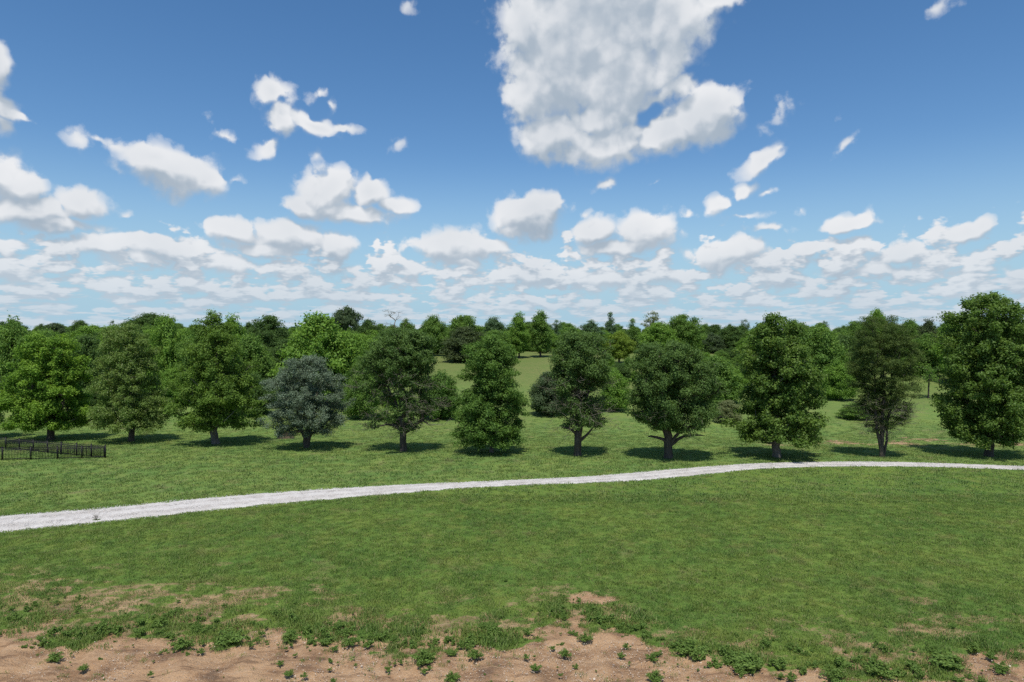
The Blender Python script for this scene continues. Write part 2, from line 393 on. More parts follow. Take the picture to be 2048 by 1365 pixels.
def mat_ground():
    m, t, b, out = new_mat('ground_grass_and_soil')
    geo = t.new('ShaderNodeNewGeometry'); P = geo.outputs['Position']
    g = grass_tone(t, P)
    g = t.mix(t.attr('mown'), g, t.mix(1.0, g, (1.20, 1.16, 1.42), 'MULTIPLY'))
    f = t.noise(P, 14, 3, .65)
    g = t.mix(t.maprange(f, .3, .75), t.mix(1.0, g, (.76, .80, .74), 'MULTIPLY'), g)
    mead = t.mix(t.maprange(t.noise(P, .12, 4, .6), .3, .7), (.142, .186, .052), (.186, .195, .068))
    mead = t.mix(t.maprange(t.noise(P, 1.3, 3, .6), .35, .7), mead, (.126, .180, .048))
    g = t.mix(t.attr('meadow'), g, mead)
    s1 = t.noise(P, .8, 5, .62); s2 = t.noise(P, 6, 4, .65); s3 = t.noise(P, 30, 2, .6)
    soil = t.mix(t.maprange(s1, .34, .66), (.30, .172, .090), (.51, .322, .178))
    soil = t.mix(t.math('MULTIPLY', t.maprange(s2, .45, .75), .6), soil, (.43, .285, .175))
    soil = t.mix(t.math('MULTIPLY', t.maprange(s1, .30, .44, 1, 0), .8), soil, (.150, .094, .060))
    soil = t.mix(t.math('MULTIPLY', t.maprange(s3, .55, .68), .7), soil, (.47, .385, .28))
    # scraped streaks left by tyres and the grader
    sv = t.vmath('MULTIPLY', P, (.55, 2.6, 1)); st = t.noise(sv, 1.1, 4, .6, dist=.6)
    soil = t.mix(t.math('MULTIPLY', t.maprange(st, .54, .66), .55), soil, (.50, .345, .215))
    soil = t.mix(t.math('MULTIPLY', t.maprange(st, .36, .46, 1, 0), .6), soil, (.165, .098, .060))
    dry = t.mix(t.maprange(s2, .4, .65), soil, t.mix(.5, soil, (.20, .21, .10)))
    edge = t.math('ADD', t.attr('bare'), t.math('MULTIPLY', t.math('SUBTRACT', t.noise(P, 6, 5, .75), .5), .95))
    c = t.mix(t.maprange(edge, .31, .58), g, dry)
    c = t.mix(t.maprange(edge, .54, .78), c, soil)
    t.l.new(c, b.inputs['Base Color']); b.inputs['Roughness'].default_value = .95; b.inputs['Specular IOR Level'].default_value = .1
    bp = t.new('ShaderNodeBump'); bp.inputs['Strength'].default_value = 1.0; bp.inputs['Distance'].default_value = .09
    hgt = t.math('ADD', t.math('MULTIPLY', t.noise(P, 4, 4, .6), 1.1), t.math('MULTIPLY', t.noise(P, 16, 4, .7), .8))
    t.l.new(hgt, bp.inputs['Height']); t.l.new(bp.outputs[0], b.inputs['Normal'])
    return m

def mat_blade(name, straw=.25, gain=1.0):
    m, t, b, out = new_mat(name)
    geo = t.new('ShaderNodeNewGeometry'); oi = t.new('ShaderNodeObjectInfo')
    c = grass_tone(t, geo.outputs['Position'])
    rnd = t.attr('rnd')
    c = t.mix(t.math('MULTIPLY', t.maprange(oi.outputs['Random'], .35, 1.0), .55), c, (.225, .300, .066))
    c = t.mix(t.math('MULTIPLY', t.maprange(oi.outputs['Random'], .0, .3, 1, 0), .45), c, (.092, .176, .040))
    c = t.mix(t.math('MULTIPLY', t.maprange(rnd, .90, 1.0, interp='LINEAR'), straw * 2), c, (.42, .38, .19))
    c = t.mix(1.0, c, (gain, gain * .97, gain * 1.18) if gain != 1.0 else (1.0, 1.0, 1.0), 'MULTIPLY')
    t.l.new(c, b.inputs['Base Color']); b.inputs['Roughness'].default_value = .6
    tr = t.new('ShaderNodeBsdfTranslucent'); t.l.new(c, tr.inputs[0]); mx = t.new('ShaderNodeMixShader'); mx.inputs[0].default_value = .42
    t.l.new(b.outputs[0], mx.inputs[1]); t.l.new(tr.outputs[0], mx.inputs[2]); t.l.new(mx.outputs[0], out.inputs[0])
    return m

def mat_leaf(name, base, alt, pale=None, k=.35, trans=.42):
    m, t, b, out = new_mat(name)
    rnd = t.attr('rnd'); cl = t.attr('clump'); oi = t.new('ShaderNodeObjectInfo')
    c = t.mix(t.maprange(cl, .15, .9, interp='LINEAR'), base, alt)
    c = t.mix(t.math('MULTIPLY', t.maprange(rnd, .5, 1.0, interp='LINEAR'), .5), c, tuple(min(1, v * 1.55 + .01) for v in alt))
    c = t.mix(t.math('MULTIPLY', t.maprange(rnd, .0, .4, 1, 0, 'LINEAR'), .5), c, tuple(v * .62 for v in base))
    if pale: c = t.mix(t.math('MULTIPLY', t.maprange(rnd, .80, .95), k), c, pale)
    t.l.new(c, b.inputs['Base Color']); b.inputs['Roughness'].default_value = .6; b.inputs['Specular IOR Level'].default_value = .16
    tr = t.new('ShaderNodeBsdfTranslucent'); t.l.new(t.mix(1.0, c, (1.25, 1.25, .75), 'MULTIPLY'), tr.inputs[0])
    mx = t.new('ShaderNodeMixShader'); mx.inputs[0].default_value = trans
    t.l.new(b.outputs[0], mx.inputs[1]); t.l.new(tr.outputs[0], mx.inputs[2]); t.l.new(mx.outputs[0], out.inputs[0])
    return m

def mat_bark(name, a, c2):
    m, t, b, out = new_mat(name)
    tc = t.new('ShaderNodeTexCoord'); P = tc.outputs['Object']
    P2 = t.vmath('MULTIPLY', P, (1, 1, .25))
    n = t.noise(P2, 9, 4, .65)
    t.l.new(t.mix(t.maprange(n, .3, .7), a, c2), b.inputs['Base Color'])
    bp = t.new('ShaderNodeBump'); bp.inputs['Strength'].default_value = .7; bp.inputs['Distance'].default_value = .04
    t.l.new(n, bp.inputs['Height']); t.l.new(bp.outputs[0], b.inputs['Normal']); b.inputs['Roughness'].default_value = .95
    return m

def mat_gravel():
    m, t, b, out = new_mat('white_limestone_gravel')
    geo = t.new('ShaderNodeNewGeometry'); P = geo.outputs['Position']
    v = t.voronoi(P, 22, out='Color'); vd = t.voronoi(P, 22)
    g = t.sep(v)[0]
    c = t.mix(g, (.47, .445, .415), (.66, .63, .595))
    c = t.mix(t.math('MULTIPLY', t.maprange(t.noise(P, .9, 4, .65), .45, .7), .45), c, (.32, .295, .27))
    c = t.mix(t.math('MULTIPLY', t.maprange(t.noise(P, .35, 3, .6), .48, .66), .35), c, (.36, .32, .28))
    tr = t.attr('track')
    c = t.mix(t.math('MULTIPLY', tr, t.maprange(t.noise(P, 2.2, 4, .7), .35, .65)), c, (.30, .255, .215))
    t.l.new(c, b.inputs['Base Color']); b.inputs['Roughness'].default_value = .95
    bp = t.new('ShaderNodeBump'); bp.inputs['Strength'].default_value = .6; bp.inputs['Distance'].default_value = .03
    t.l.new(t.math('ADD', t.math('MULTIPLY', vd, -1.0), t.noise(P, 4, 3)), bp.inputs['Height']); t.l.new(bp.outputs[0], b.inputs['Normal'])
    return m

def mat_plain(name, c, rough=.6, var=.15, scale=8, metal=0.0):
    m, t, b, out = new_mat(name)
    tc = t.new('ShaderNodeTexCoord'); n = t.noise(tc.outputs['Object'], scale, 3)
    t.l.new(t.mix(n, tuple(v * (1 - var) for v in c), tuple(v * (1 + var) for v in c)), b.inputs['Base Color'])
    b.inputs['Roughness'].default_value = rough; b.inputs['Metallic'].default_value = metal
    return m

M_GROUND = mat_ground(); M_GRAVEL = mat_gravel()
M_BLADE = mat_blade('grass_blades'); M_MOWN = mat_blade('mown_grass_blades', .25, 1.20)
M_LEAF = {
    'bright': mat_leaf('maple_leaves', (0.129, 0.243, 0.033), (0.205, 0.334, 0.043)),
    'olive': mat_leaf('olive_leaves', (.135, .220, .048), (.185, .265, .066), (.30, .33, .17), .55),
    'fresh': mat_leaf('fresh_leaves', (0.109, 0.192, 0.033), (0.159, 0.257, 0.043), (.16, .22, .06), .4),
    'silver': mat_leaf('silver_leaves', (.116, .164, .100), (.154, .206, .132), (.25, .30, .22), .4, .15),
    'deep': mat_leaf('deep_green_leaves', (.092, .160, .044), (.130, .212, .056)),
    'mid': mat_leaf('mid_green_leaves', (0.090, 0.176, 0.037), (0.136, 0.236, 0.046)),
    'gloss': mat_leaf('glossy_leaves', (0.098, 0.178, 0.033), (0.145, 0.231, 0.043), (.20, .26, .12), .5),
    'needle': mat_leaf('dark_fine_leaves', (0.079, 0.127, 0.032), (0.113, 0.162, 0.041)),
    'wood': mat_leaf('woodland_leaves', (0.106, 0.199, 0.043), (0.167, 0.276, 0.054)),
    'woodlight': mat_leaf('light_woodland_leaves', (0.136, 0.249, 0.043), (0.200, 0.335, 0.056)),
    'wooddark': mat_leaf('dark_woodland_leaves', (0.072, 0.134, 0.035), (0.102, 0.173, 0.045)),
    'brown': mat_leaf('brownish_leaves', (0.081, 0.117, 0.046), (0.101, 0.136, 0.056)),
    'blue': mat_leaf('bluish_leaves', (0.099, 0.173, 0.081), (0.133, 0.216, 0.102)),
    'yellow': mat_leaf('yellow_green_leaves', (0.164, 0.246, 0.034), (0.218, 0.298, 0.045)),
    'pale': mat_leaf('pale_sparse_leaves', (0.179, 0.218, 0.092), (0.234, 0.262, 0.125)),
    'grey': mat_leaf('greyish_leaves', (.085, .132, .058), (.108, .156, .074)),
    'weed': mat_leaf('weed_leaves', (.120, .205, .044), (.175, .265, .062)),
}
M_BARK = mat_bark('dark_bark', (.055, .045, .036), (.11, .092, .075))
M_BARK_L = mat_bark('grey_bark', (.11, .095, .08), (.21, .19, .165))
M_TWIG = mat_bark('dead_twigs', (.125, .112, .082), (.215, .195, .150))

# ------------------------------------------------------------------ ground sheet
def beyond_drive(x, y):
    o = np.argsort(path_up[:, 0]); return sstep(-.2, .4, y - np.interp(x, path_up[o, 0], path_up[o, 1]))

def build_ground():
    rows = np.concatenate([np.arange(-90, 12, 6.0), np.arange(12, 34, .085), np.arange(34, 72, .26), np.arange(72, 200, 1.2), np.geomspace(200, 9000, 46)])
    nc = 380; u = np.linspace(-1, 1, nc)
    hw = np.where(rows < 12, 60, np.maximum(1.15 * rows + 14, 0))
    hw[rows < 12] = np.linspace(120, 28, (rows < 12).sum())
    X = u[None, :] * hw[:, None]; Y = np.repeat(rows[:, None], nc, 1)
    Z = ground_z(X, Y); B = bare(X, Y); MD = meadow(X, Y)
    near = sstep(40, 32, Y) * (Y > 10)
    # soil surface: lumps, ruts and small ridges
    rut = np.abs(fbm((X + .55 * Y) / 1.6, (Y - .3 * X) / 3.4, 41, 4) - .5)
    Z = Z + near * B * ((fbm(X / .6, Y / .6, 51, 5) - .5) * .24 + (rut - .12) * .5 - .05)
    Z = Z + near * (1 - B) * (fbm(X / .8, Y / .8, 52, 3) - .5) * .07
    nr = len(rows); idx = np.arange(nr * nc).reshape(nr, nc)
    F = np.stack([idx[:-1, :-1], idx[:-1, 1:], idx[1:, 1:], idx[1:, :-1]], -1)
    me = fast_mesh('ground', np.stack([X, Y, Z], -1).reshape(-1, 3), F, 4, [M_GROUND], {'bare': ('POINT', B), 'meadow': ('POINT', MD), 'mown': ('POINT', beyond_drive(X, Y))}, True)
    return obj('ground', me, kind='structure', label='green lawn sloping to a meadow with bare soil in front')
build_ground()

def build_path():
    n = NP; k = 13; rng = np.random.default_rng(4)
    s = np.cumsum(np.r_[0, np.linalg.norm(np.diff(path_c, axis=0), axis=1)])
    # fine resampling along the drive so that its edges are ragged
    ss = np.arange(0, s[-1], .11); up = np.stack([np.interp(ss, s, path_up[:, i]) for i in range(2)], 1); lo = np.stack([np.interp(ss, s, path_lo[:, i]) for i in range(2)], 1)
    d = up - lo; wid = np.linalg.norm(d, axis=1, keepdims=True); dn = d / wid
    j1 = (fbm(ss / .9, ss * 0, 61, 4) - .5)[:, None] * .5; j2 = (fbm(ss / .9, ss * 0 + 7, 62, 4) - .5)[:, None] * .5
    up = up + dn * j1; lo = lo - dn * j2
    V = []; T = []
    for i in range(k):
        f = i / (k - 1); p = lo * (1 - f) + up * f
        z = ground_z(p[:, 0], p[:, 1])
        h = .055 * (1 - (2 * f - 1) ** 4) + .010 + (fbm(p[:, 0] / .5, p[:, 1] / .5, 63, 3) - .5) * .05 * (0 < i < k - 1)
        tr = math.exp(-((f - .30) / .09) ** 2) + math.exp(-((f - .70) / .09) ** 2)
        V.append(np.stack([p[:, 0], p[:, 1], z + h - .022 * tr + (-.05 if i in (0, k - 1) else 0)], 1)); T.append(np.full(len(ss), min(1, tr) * .5))
    V = np.stack(V, 1); T = np.stack(T, 1); m = len(ss)
    idx = np.arange(m * k).reshape(m, k)
    F = np.stack([idx[:-1, :-1], idx[1:, :-1], idx[1:, 1:], idx[:-1, 1:]], -1)
    me = fast_mesh('gravel_path', V.reshape(-1, 3), F[..., ::-1], 4, [M_GRAVEL], {'track': ('POINT', T)}, True)
    obj('gravel_path', me, kind='structure', label='white crushed gravel drive curving across the lawn')
build_path()

# ------------------------------------------------------------------ scatter of uncountable things with geometry nodes
def scatter(name, label, cat, pts, rotz, scale, variants, tilt=None, seed=0):
    n = len(pts); me = bpy.data.meshes.new(name); me.vertices.add(n); me.vertices.foreach_set('co', np.asarray(pts, np.float32).ravel())
    rot = np.zeros((n, 3), np.float32); rot[:, 2] = rotz
    if tilt is not None: rot[:, :2] = tilt
    scale = np.asarray(scale, np.float32)
    if scale.ndim == 1: scale = np.repeat(scale[:, None], 3, 1)
    a = me.attributes.new('rot', 'FLOAT_VECTOR', 'POINT'); a.data.foreach_set('vector', rot.ravel())
    a = me.attributes.new('scl', 'FLOAT_VECTOR', 'POINT'); a.data.foreach_set('vector', np.ascontiguousarray(scale).ravel())
    a = me.attributes.new('pick', 'INT', 'POINT'); a.data.foreach_set('value', np.random.default_rng(seed).integers(0, len(variants), n).astype(np.int32))
    o = obj(name, me, kind='stuff', label=label, cat=cat)
    g = bpy.data.node_groups.new(name + '_scatter', 'GeometryNodeTree')
    g.interface.new_socket('Geometry', in_out='INPUT', socket_type='NodeSocketGeometry'); g.interface.new_socket('Geometry', in_out='OUTPUT', socket_type='NodeSocketGeometry')
    gi = g.nodes.new('NodeGroupInput'); go = g.nodes.new('NodeGroupOutput')
    ip = g.nodes.new('GeometryNodeInstanceOnPoints'); jn = g.nodes.new('GeometryNodeJoinGeometry')
    for v in reversed(variants):
        oi = g.nodes.new('GeometryNodeObjectInfo'); oi.inputs['Object'].default_value = v; oi.inputs['As Instance'].default_value = True
        g.links.new(oi.outputs['Geometry'], jn.inputs[0])
    def at(nm, typ):
        nd = g.nodes.new('GeometryNodeInputNamedAttribute'); nd.data_type = typ; nd.inputs['Name'].default_value = nm
        return nd.outputs['Attribute']
    e2r = g.nodes.new('FunctionNodeEulerToRotation'); g.links.new(at('rot', 'FLOAT_VECTOR'), e2r.inputs[0])
    g.links.new(gi.outputs[0], ip.inputs['Points']); g.links.new(jn.outputs[0], ip.inputs['Instance']); ip.inputs['Pick Instance'].default_value = True
    g.links.new(at('pick', 'INT'), ip.inputs['Instance Index']); g.links.new(e2r.outputs[0], ip.inputs['Rotation']); g.links.new(at('scl', 'FLOAT_VECTOR'), ip.inputs['Scale'])
    g.links.new(ip.outputs[0], go.inputs[0])
    md = o.modifiers.new('scatter', 'NODES'); md.node_group = g
    return o

def source(name, me): return bpy.data.objects.new(name, me)      # only a shape for the scatter, never placed itself

def tuft_mesh(name, rng, n, rad, h, wid, lean, mat=None):
    V = []; F = []; A = []
    for i in range(n):
        a = rng.uniform(0, 6.283); r = rad * math.sqrt(rng.uniform(0, 1)); b = np.array((math.cos(a) * r, math.sin(a) * r, -.01))
        hh = h * rng.uniform(.55, 1.15); d = rng.uniform(0, 6.283); ln = lean * hh * rng.uniform(.2, 1.2)
        dv = np.array((math.cos(d), math.sin(d), 0)); sv = np.array((-dv[1], dv[0], 0)) * wid * rng.uniform(.7, 1.3)
        m = b + dv * ln * .35 + np.array((0, 0, hh * .6)); tip = b + dv * ln + np.array((0, 0, hh))
        k = len(V); V += [b - sv, b + sv, m + sv * .8, m - sv * .8, tip]; F += [(k, k + 1, k + 2), (k, k + 2, k + 3), (k + 3, k + 2, k + 4)]; A += [rng.uniform()] * 5
    return fast_mesh(name, V, F, 3, [mat or M_BLADE], {'rnd': ('POINT', A)})

rng = np.random.default_rng(11)
tufts = [source('grass_tuft_shape', tuft_mesh('tuft', np.random.default_rng(100 + i), 22, .17, .085, .0075, .9)) for i in range(4)]
tufts_far = [source('grass_tuft_shape', tuft_mesh('tuft_far', np.random.default_rng(110 + i), 22, .38, .13, .02, .9, M_MOWN)) for i in range(3)]

def frustum_points(rng, d0, d1, dens, margin=1.12):
    """random ground points in the viewed wedge; dens(y) per square metre"""
    out = []; ys = np.arange(d0, d1, 1.0)
    for y in ys:
        hw = .75 * y * margin + 2; n = rng.poisson(2 * hw * dens(y + .5))
        out.append(np.stack([rng.uniform(-hw, hw, n), rng.uniform(y, y + 1, n)], 1))
    return np.concatenate(out)

def build_grass():
    p = frustum_points(rng, 16, 46, lambda y: 46 * (20 / y) ** 1.1)
    B = bare(p[:, 0], p[:, 1]) + (fbm(p[:, 0] / .35, p[:, 1] / .35, 71, 2) - .5) * .7
    keep = (rng.uniform(0, 1, len(p)) > sstep(.28, .90, B) * (.97 - .10 * np.exp(-((p[:, 1] - np.interp(p[:, 0], _se[:, 0], _se[:, 1])) / 1.5) ** 2))) & (path_dist(p[:, 0], p[:, 1]) > rng.normal(.02, .10, len(p))) & ((beyond_drive(p[:, 0], p[:, 1]) < .5) | (p[:, 1] < 44))
    p = p[keep]; B = B[keep]
    sc_ = rng.uniform(.75, 1.3, len(p)) * (1 - .35 * np.clip(B, 0, 1)) * (.8 + .5 * fbm(p[:, 0] / 2.2, p[:, 1] / 2.2, 72, 3)) * (1 + .9 * np.exp(-((p[:, 1] - np.interp(p[:, 0], _se[:, 0], _se[:, 1]) - .5) / 1.5) ** 2) * sstep(.45, .6, fbm(p[:, 0] / .8, p[:, 1] / .8, 73, 3)))
    sxy = sc_ * (p[:, 1] / 24) ** .35
    scatter('grass', 'short green grass of the near lawn', 'grass', np.c_[p, ground_z(p[:, 0], p[:, 1])], rng.uniform(0, 6.283, len(p)), np.stack([sxy, sxy, sc_], 1), tufts, rng.normal(0, .12, (len(p), 2)), 1)
    p = frustum_points(rng, 17, 48, lambda y: 1.6)
    keep = (rng.uniform(0, 1, len(p)) > sstep(.3, .8, bare(p[:, 0], p[:, 1]))) & (path_dist(p[:, 0], p[:, 1]) > .2) & (fbm(p[:, 0] / 1.5, p[:, 1] / 1.5, 75, 3) > .42); p = p[keep]
    sc_ = rng.uniform(1.2, 2.1, len(p))
    scatter('grass_clumps', 'taller grass clumps standing in the near lawn', 'grass', np.c_[p, ground_z(p[:, 0], p[:, 1])], rng.uniform(0, 6.283, len(p)), np.stack([sc_ * .7, sc_ * .7, sc_], 1), tufts, None, 6)
    p = frustum_points(rng, 44, 92, lambda y: 5.5 * (50 / y) ** .7)
    md = meadow(p[:, 0], p[:, 1]); B = bare(p[:, 0], p[:, 1])
    keep = (rng.uniform(0, 1, len(p)) > B * 1.1 + .5 * sstep(76, 92, p[:, 1])) & (path_dist(p[:, 0], p[:, 1]) > .2)
    p = p[keep]; md = md[keep]
    sc_ = rng.uniform(.6, 1.2, len(p)) * (1 - .25 * sstep(70, 90, p[:, 1]))
    scatter('meadow_grass', 'green grass of the far lawn and slope', 'grass', np.c_[p, ground_z(p[:, 0], p[:, 1])], rng.uniform(0, 6.283, len(p)), sc_, tufts_far, None, 2)
build_grass()

# ------------------------------------------------------------------ trees
def unit(v): return v / np.maximum(np.linalg.norm(v, axis=-1, keepdims=True), 1e-9)

def tubes(segs, sides=6):
    """segs: list of (points Nx3, radii N); returns verts, quads"""
    V = []; F = []; o = 0; ang = np.linspace(0, 2 * math.pi, sides, endpoint=False)
    for P, r in segs:
        P = np.asarray(P, float); r = np.asarray(r, float); n = len(P)
        T = unit(np.gradient(P, axis=0)); ref = np.array((0.31, .95, .05)); A = unit(np.cross(T, ref)); Bn = np.cross(T, A)
        ring = P[:, None] + r[:, None, None] * (np.cos(ang)[None, :, None] * A[:, None] + np.sin(ang)[None, :, None] * Bn[:, None])
        V.append(ring.reshape(-1, 3)); idx = np.arange(n * sides).reshape(n, sides) + o
        a = idx[:-1]; b = idx[1:]
        F.append(np.stack([a, np.roll(a, -1, 1), np.roll(b, -1, 1), b], -1).reshape(-1, 4)); o += n * sides
    return np.concatenate(V), np.concatenate(F)

def leaves(rng, C, cr, per, L, Wd, up=.45, rnd=.75, flat=.75, droop=.0):
    """C centres Nx3, cr radii N -> leaf blades of two triangles each, folded along the midrib"""
    cnt = np.maximum(4, (per * (cr / cr.mean()) ** 2 * rng.uniform(.75, 1.25, len(C)))).astype(int)
    ci = np.repeat(np.arange(len(C)), cnt); n = len(ci)
    d = unit(rng.normal(size=(n, 3))); rad = cr[ci] * rng.uniform(0, 1, n) ** .42
    # uneven clump outline
    rad = rad * np.where(rng.uniform(0, 1, n) < .12, 1 + np.minimum(rng.exponential(.15, n), .4), 1.0)
    rad = rad * (1 + .35 * np.sin(d[:, 0] * 5 + ci * 1.7) * np.sin(d[:, 1] * 5 + ci * .9))
    off = d * rad[:, None] * np.array((1, 1, flat)); ax = unit(np.c_[C[:, :2], np.zeros(len(C))] + 1e-6)[ci]
    off = off + ax * (off * ax).sum(1, keepdims=True) * .35
    p = C[ci] + off
    nn = unit(d * .55 + np.array((0, 0, up)) + rng.normal(size=(n, 3)) * rnd * .6)
    t = rng.normal(size=(n, 3)); t[:, 2] -= droop; t = unit(t - nn * (t * nn).sum(1, keepdims=True)); s = np.cross(nn, t)
    l = (L * rng.uniform(.65, 1.25, n))[:, None]; w = (Wd * rng.uniform(.7, 1.2, n))[:, None]
    V = np.stack([p - t * l * .5, p + s * w * .5 + nn * w * .18 - t * l * .05, p + t * l * .5, p - s * w * .5 + nn * w * .18 - t * l * .05], 1).reshape(-1, 3)
    k = np.arange(n) * 4; F = np.concatenate([np.stack([k, k + 1, k + 2], 1), np.stack([k, k + 2, k + 3], 1)])
    r = np.repeat(rng.uniform(0, 1, n), 4); c = np.repeat(rng.uniform(0, 1, len(C))[ci], 4)
    return V, F, r, c

def envelope_clumps(rng, prof, n, cr, shell=.45, thin=None, lump=.22, gap=.7):
    gap_at = (.55,)
    """prof: rows (h, left, right) of the crown outline; returns clump centres and radii"""
    pr = np.array(sorted(prof)); h = pr[:, 0]; l = pr[:, 1]; r = pr[:, 2]
    hs = np.linspace(h[0] + cr * .8, h[-1] - cr * .45, 200); mr = np.interp(hs, h, (l + r) / 2); pdf = np.maximum(mr, .3) ** 1.25; cdf = np.cumsum(pdf) / pdf.sum()
    C = []; Rr = []; ph = rng.uniform(0, 9, 6); tries = 0
    while len(C) < n and tries < n * 30:
        tries += 1
        hh = np.interp(rng.uniform(), cdf, hs); th = rng.uniform(0, 2 * math.pi)
        L_ = np.interp(hh, h, l); R_ = np.interp(hh, h, r)
        rad = (L_ + R_) / 2 + (R_ - L_) / 2 * math.cos(th)
        if abs(math.sin(th)) > .5: rad = max(rad, .3)
        rad *= 1 + lump * (math.sin(3 * th + hh * 1.1 + ph[0]) * .5 + math.sin(5 * th - hh * 1.9 + ph[1]) * .35 + math.sin(hh * 3.1 + 2 * th + ph[2]) * .4) - lump * .15
        c = cr * rng.uniform(.6, 1.25)
        rho = rng.uniform() ** shell * max(rad - c * .82, .05)
        if thin is not None and rng.uniform() < thin(hh, th, rho / max(rad, .1)): continue
        p = np.array((math.cos(th) * rho, math.sin(th) * rho, hh))
        if gap > 0:
            q = p * 1.05; v = math.sin(q[0] * 1.7 + ph[3]) * math.sin(q[1] * 1.6 + ph[4]) + math.sin(q[2] * 1.3 + ph[5] + q[0] * 1.4) * .7 + math.sin(q[2] * .9 - q[1] * 1.3 + ph[0]) * .6
            if v < -gap_at[0] and rng.uniform() < gap: continue
        if C:
            d = np.linalg.norm(np.array(C) - p, axis=1)
            if d.min() < c * .55: continue
        C.append(p); Rr.append(c)
    return np.array(C), np.array(Rr)

def skeleton(rng, stems, C, r_tip=.012, r_base=.2, reach=1.0):
    """grow limbs from the stems to every clump; stems: list of polylines"""
    pos = []; par = []; root = []
    stem_r = []
    for st in stems:
        st = np.asarray(st, float); s = np.r_[0, np.cumsum(np.linalg.norm(np.diff(st, axis=0), axis=1))]
        q = np.linspace(0, s[-1], max(6, int(s[-1] / .45))); P = np.stack([np.interp(q, s, st[:, i]) for i in range(3)], 1)
        P[1:-1] += rng.normal(0, .035, (len(P) - 2, 3)) * np.array((1, 1, .2))
        b = len(pos)
        for i, p in enumerate(P): pos.append(p); par.append(b + i - 1 if i else -1)
    ns = len(pos)
    base_z = min(p[2] for p in pos)
    order = np.argsort([min(np.linalg.norm(c - np.array(pos[:ns]), axis=1)) for c in C])
    for i in order:
        c = C[i]; A = np.array(pos); dv = c - A; dist = np.linalg.norm(dv, axis=1)
        cost = dist + np.where(dv[:, 2] < .25 * dist, (.25 * dist - dv[:, 2]) * 1.6, 0) + np.where(A[:, 2] - base_z < 1.0, 6, 0)
        j = int(np.argmin(cost)); pos.append(c); par.append(j)
    pos = np.array(pos); n = len(pos); area = np.zeros(n)
    for i in range(n - 1, -1, -1):
        if i >= ns: area[i] += r_tip ** 2
        if par[i] >= 0: area[par[i]] += area[i] + (1e-6)
    rad = np.sqrt(np.maximum(area, r_tip ** 2)); rad *= r_base / max(rad[0], 1e-6) if rad[0] > 0 else 1
    rad = np.maximum(rad, r_tip * .8)
    segs = []; b = 0; st_start = [i for i in range(ns) if par[i] == -1] + [ns]
    for a, e in zip(st_start[:-1], st_start[1:]):
        P = pos[a:e]; rr = np.minimum.accumulate(rad[a:e]); z = np.linspace(0, 1, len(P))
        rr = np.minimum(r_base, np.maximum(rr, r_base * (1 - z) ** .9 * .8 + .02))
        if P[0][2] < .3: P = np.vstack([P[0] - (0, 0, .25), P]); rr = np.r_[rr[0] * 1.45, rr]; rr[1] *= 1.22
        else: rr = np.minimum(np.minimum(rr, r_base * .42), r_base * .42 * (1 - z) ** .8 + .02)
        segs.append((P, rr))
    for i in range(ns, n):
        a, c = pos[par[i]], pos[i]; L = np.linalg.norm(c - a); u = np.linspace(0, 1, 5)[:, None]
        bow = np.array((0, 0, 1)) * L * .10 * np.sin(u * math.pi) * rng.uniform(-.6, 1.2) + rng.normal(0, .035 * L, 3) * np.sin(u * math.pi)
        r0 = min(rad[i] * 1.5, max(rad[par[i]] * .8, rad[i]))
        segs.append((a * (1 - u) + c * u + bow, np.linspace(r0, rad[i] * .75, 5)))
    return segs, pos, ns

def twigs(rng, pos, n, length, r=.012, lo=0, hi=99, out=None):
    segs = []; cand = pos[(pos[:, 2] > lo) & (pos[:, 2] < hi)]
    for _ in range(n):
        a = cand[rng.integers(len(cand))]; d = rng.normal(size=3); d[:2] += unit(a[:2] + 1e-3) * 1.3; d[2] = d[2] * .35 + .05; d = unit(d); L = length * rng.uniform(.5, 1.2)
        u = np.linspace(0, 1, 5)[:, None]; P = a + d * L * u + rng.normal(0, .06, (5, 3)) * u * L; segs.append((P, np.linspace(r, r * .4, 5)))
        for k in range(4):
            b = P[rng.integers(1, 5)]; e = unit(d + rng.normal(size=3) * .7); l2 = L * rng.uniform(.25, .6)
            segs.append((b + e * l2 * np.linspace(0, 1, 3)[:, None] + rng.normal(0, .02, (3, 3)), np.linspace(r * .6, r * .3, 3)))
    return segs

def add_tree(name, label, cat, loc, stems, C, cr, per, L, Wd, leafmat, barkmat, rbase, seed, group=None, twig=None, extra=None, **lk):
    rg = np.random.default_rng(seed)
    root = obj(name, None, loc=loc, label=label, cat=cat, group=group)
    segs, pos, ns = skeleton(rg, stems, C, r_base=rbase)
    V, F = tubes(segs); obj('trunk', fast_mesh('trunk', V, F, 4, [barkmat], None, True), root)
    V, F, r, c = leaves(rg, C, cr, per, L, Wd, **lk)
    obj('crown', fast_mesh('crown', V, F, 3, [leafmat], {'rnd': ('POINT', r), 'clump': ('POINT', c)}), root)
    if twig:
        V, F = tubes(twigs(rg, pos, *twig), 3); obj('bare_twigs', fast_mesh('bare_twigs', V, F, 4, [M_TWIG]), root, kind='stuff')
    if extra:
        C2, cr2, per2, mat2, nm = extra
        V, F, r, c = leaves(rg, C2, cr2, per2, L, Wd, **lk); obj(nm, fast_mesh(nm, V, F, 3, [mat2], {'rnd': ('POINT', r), 'clump': ('POINT', c)}), root)
    return root

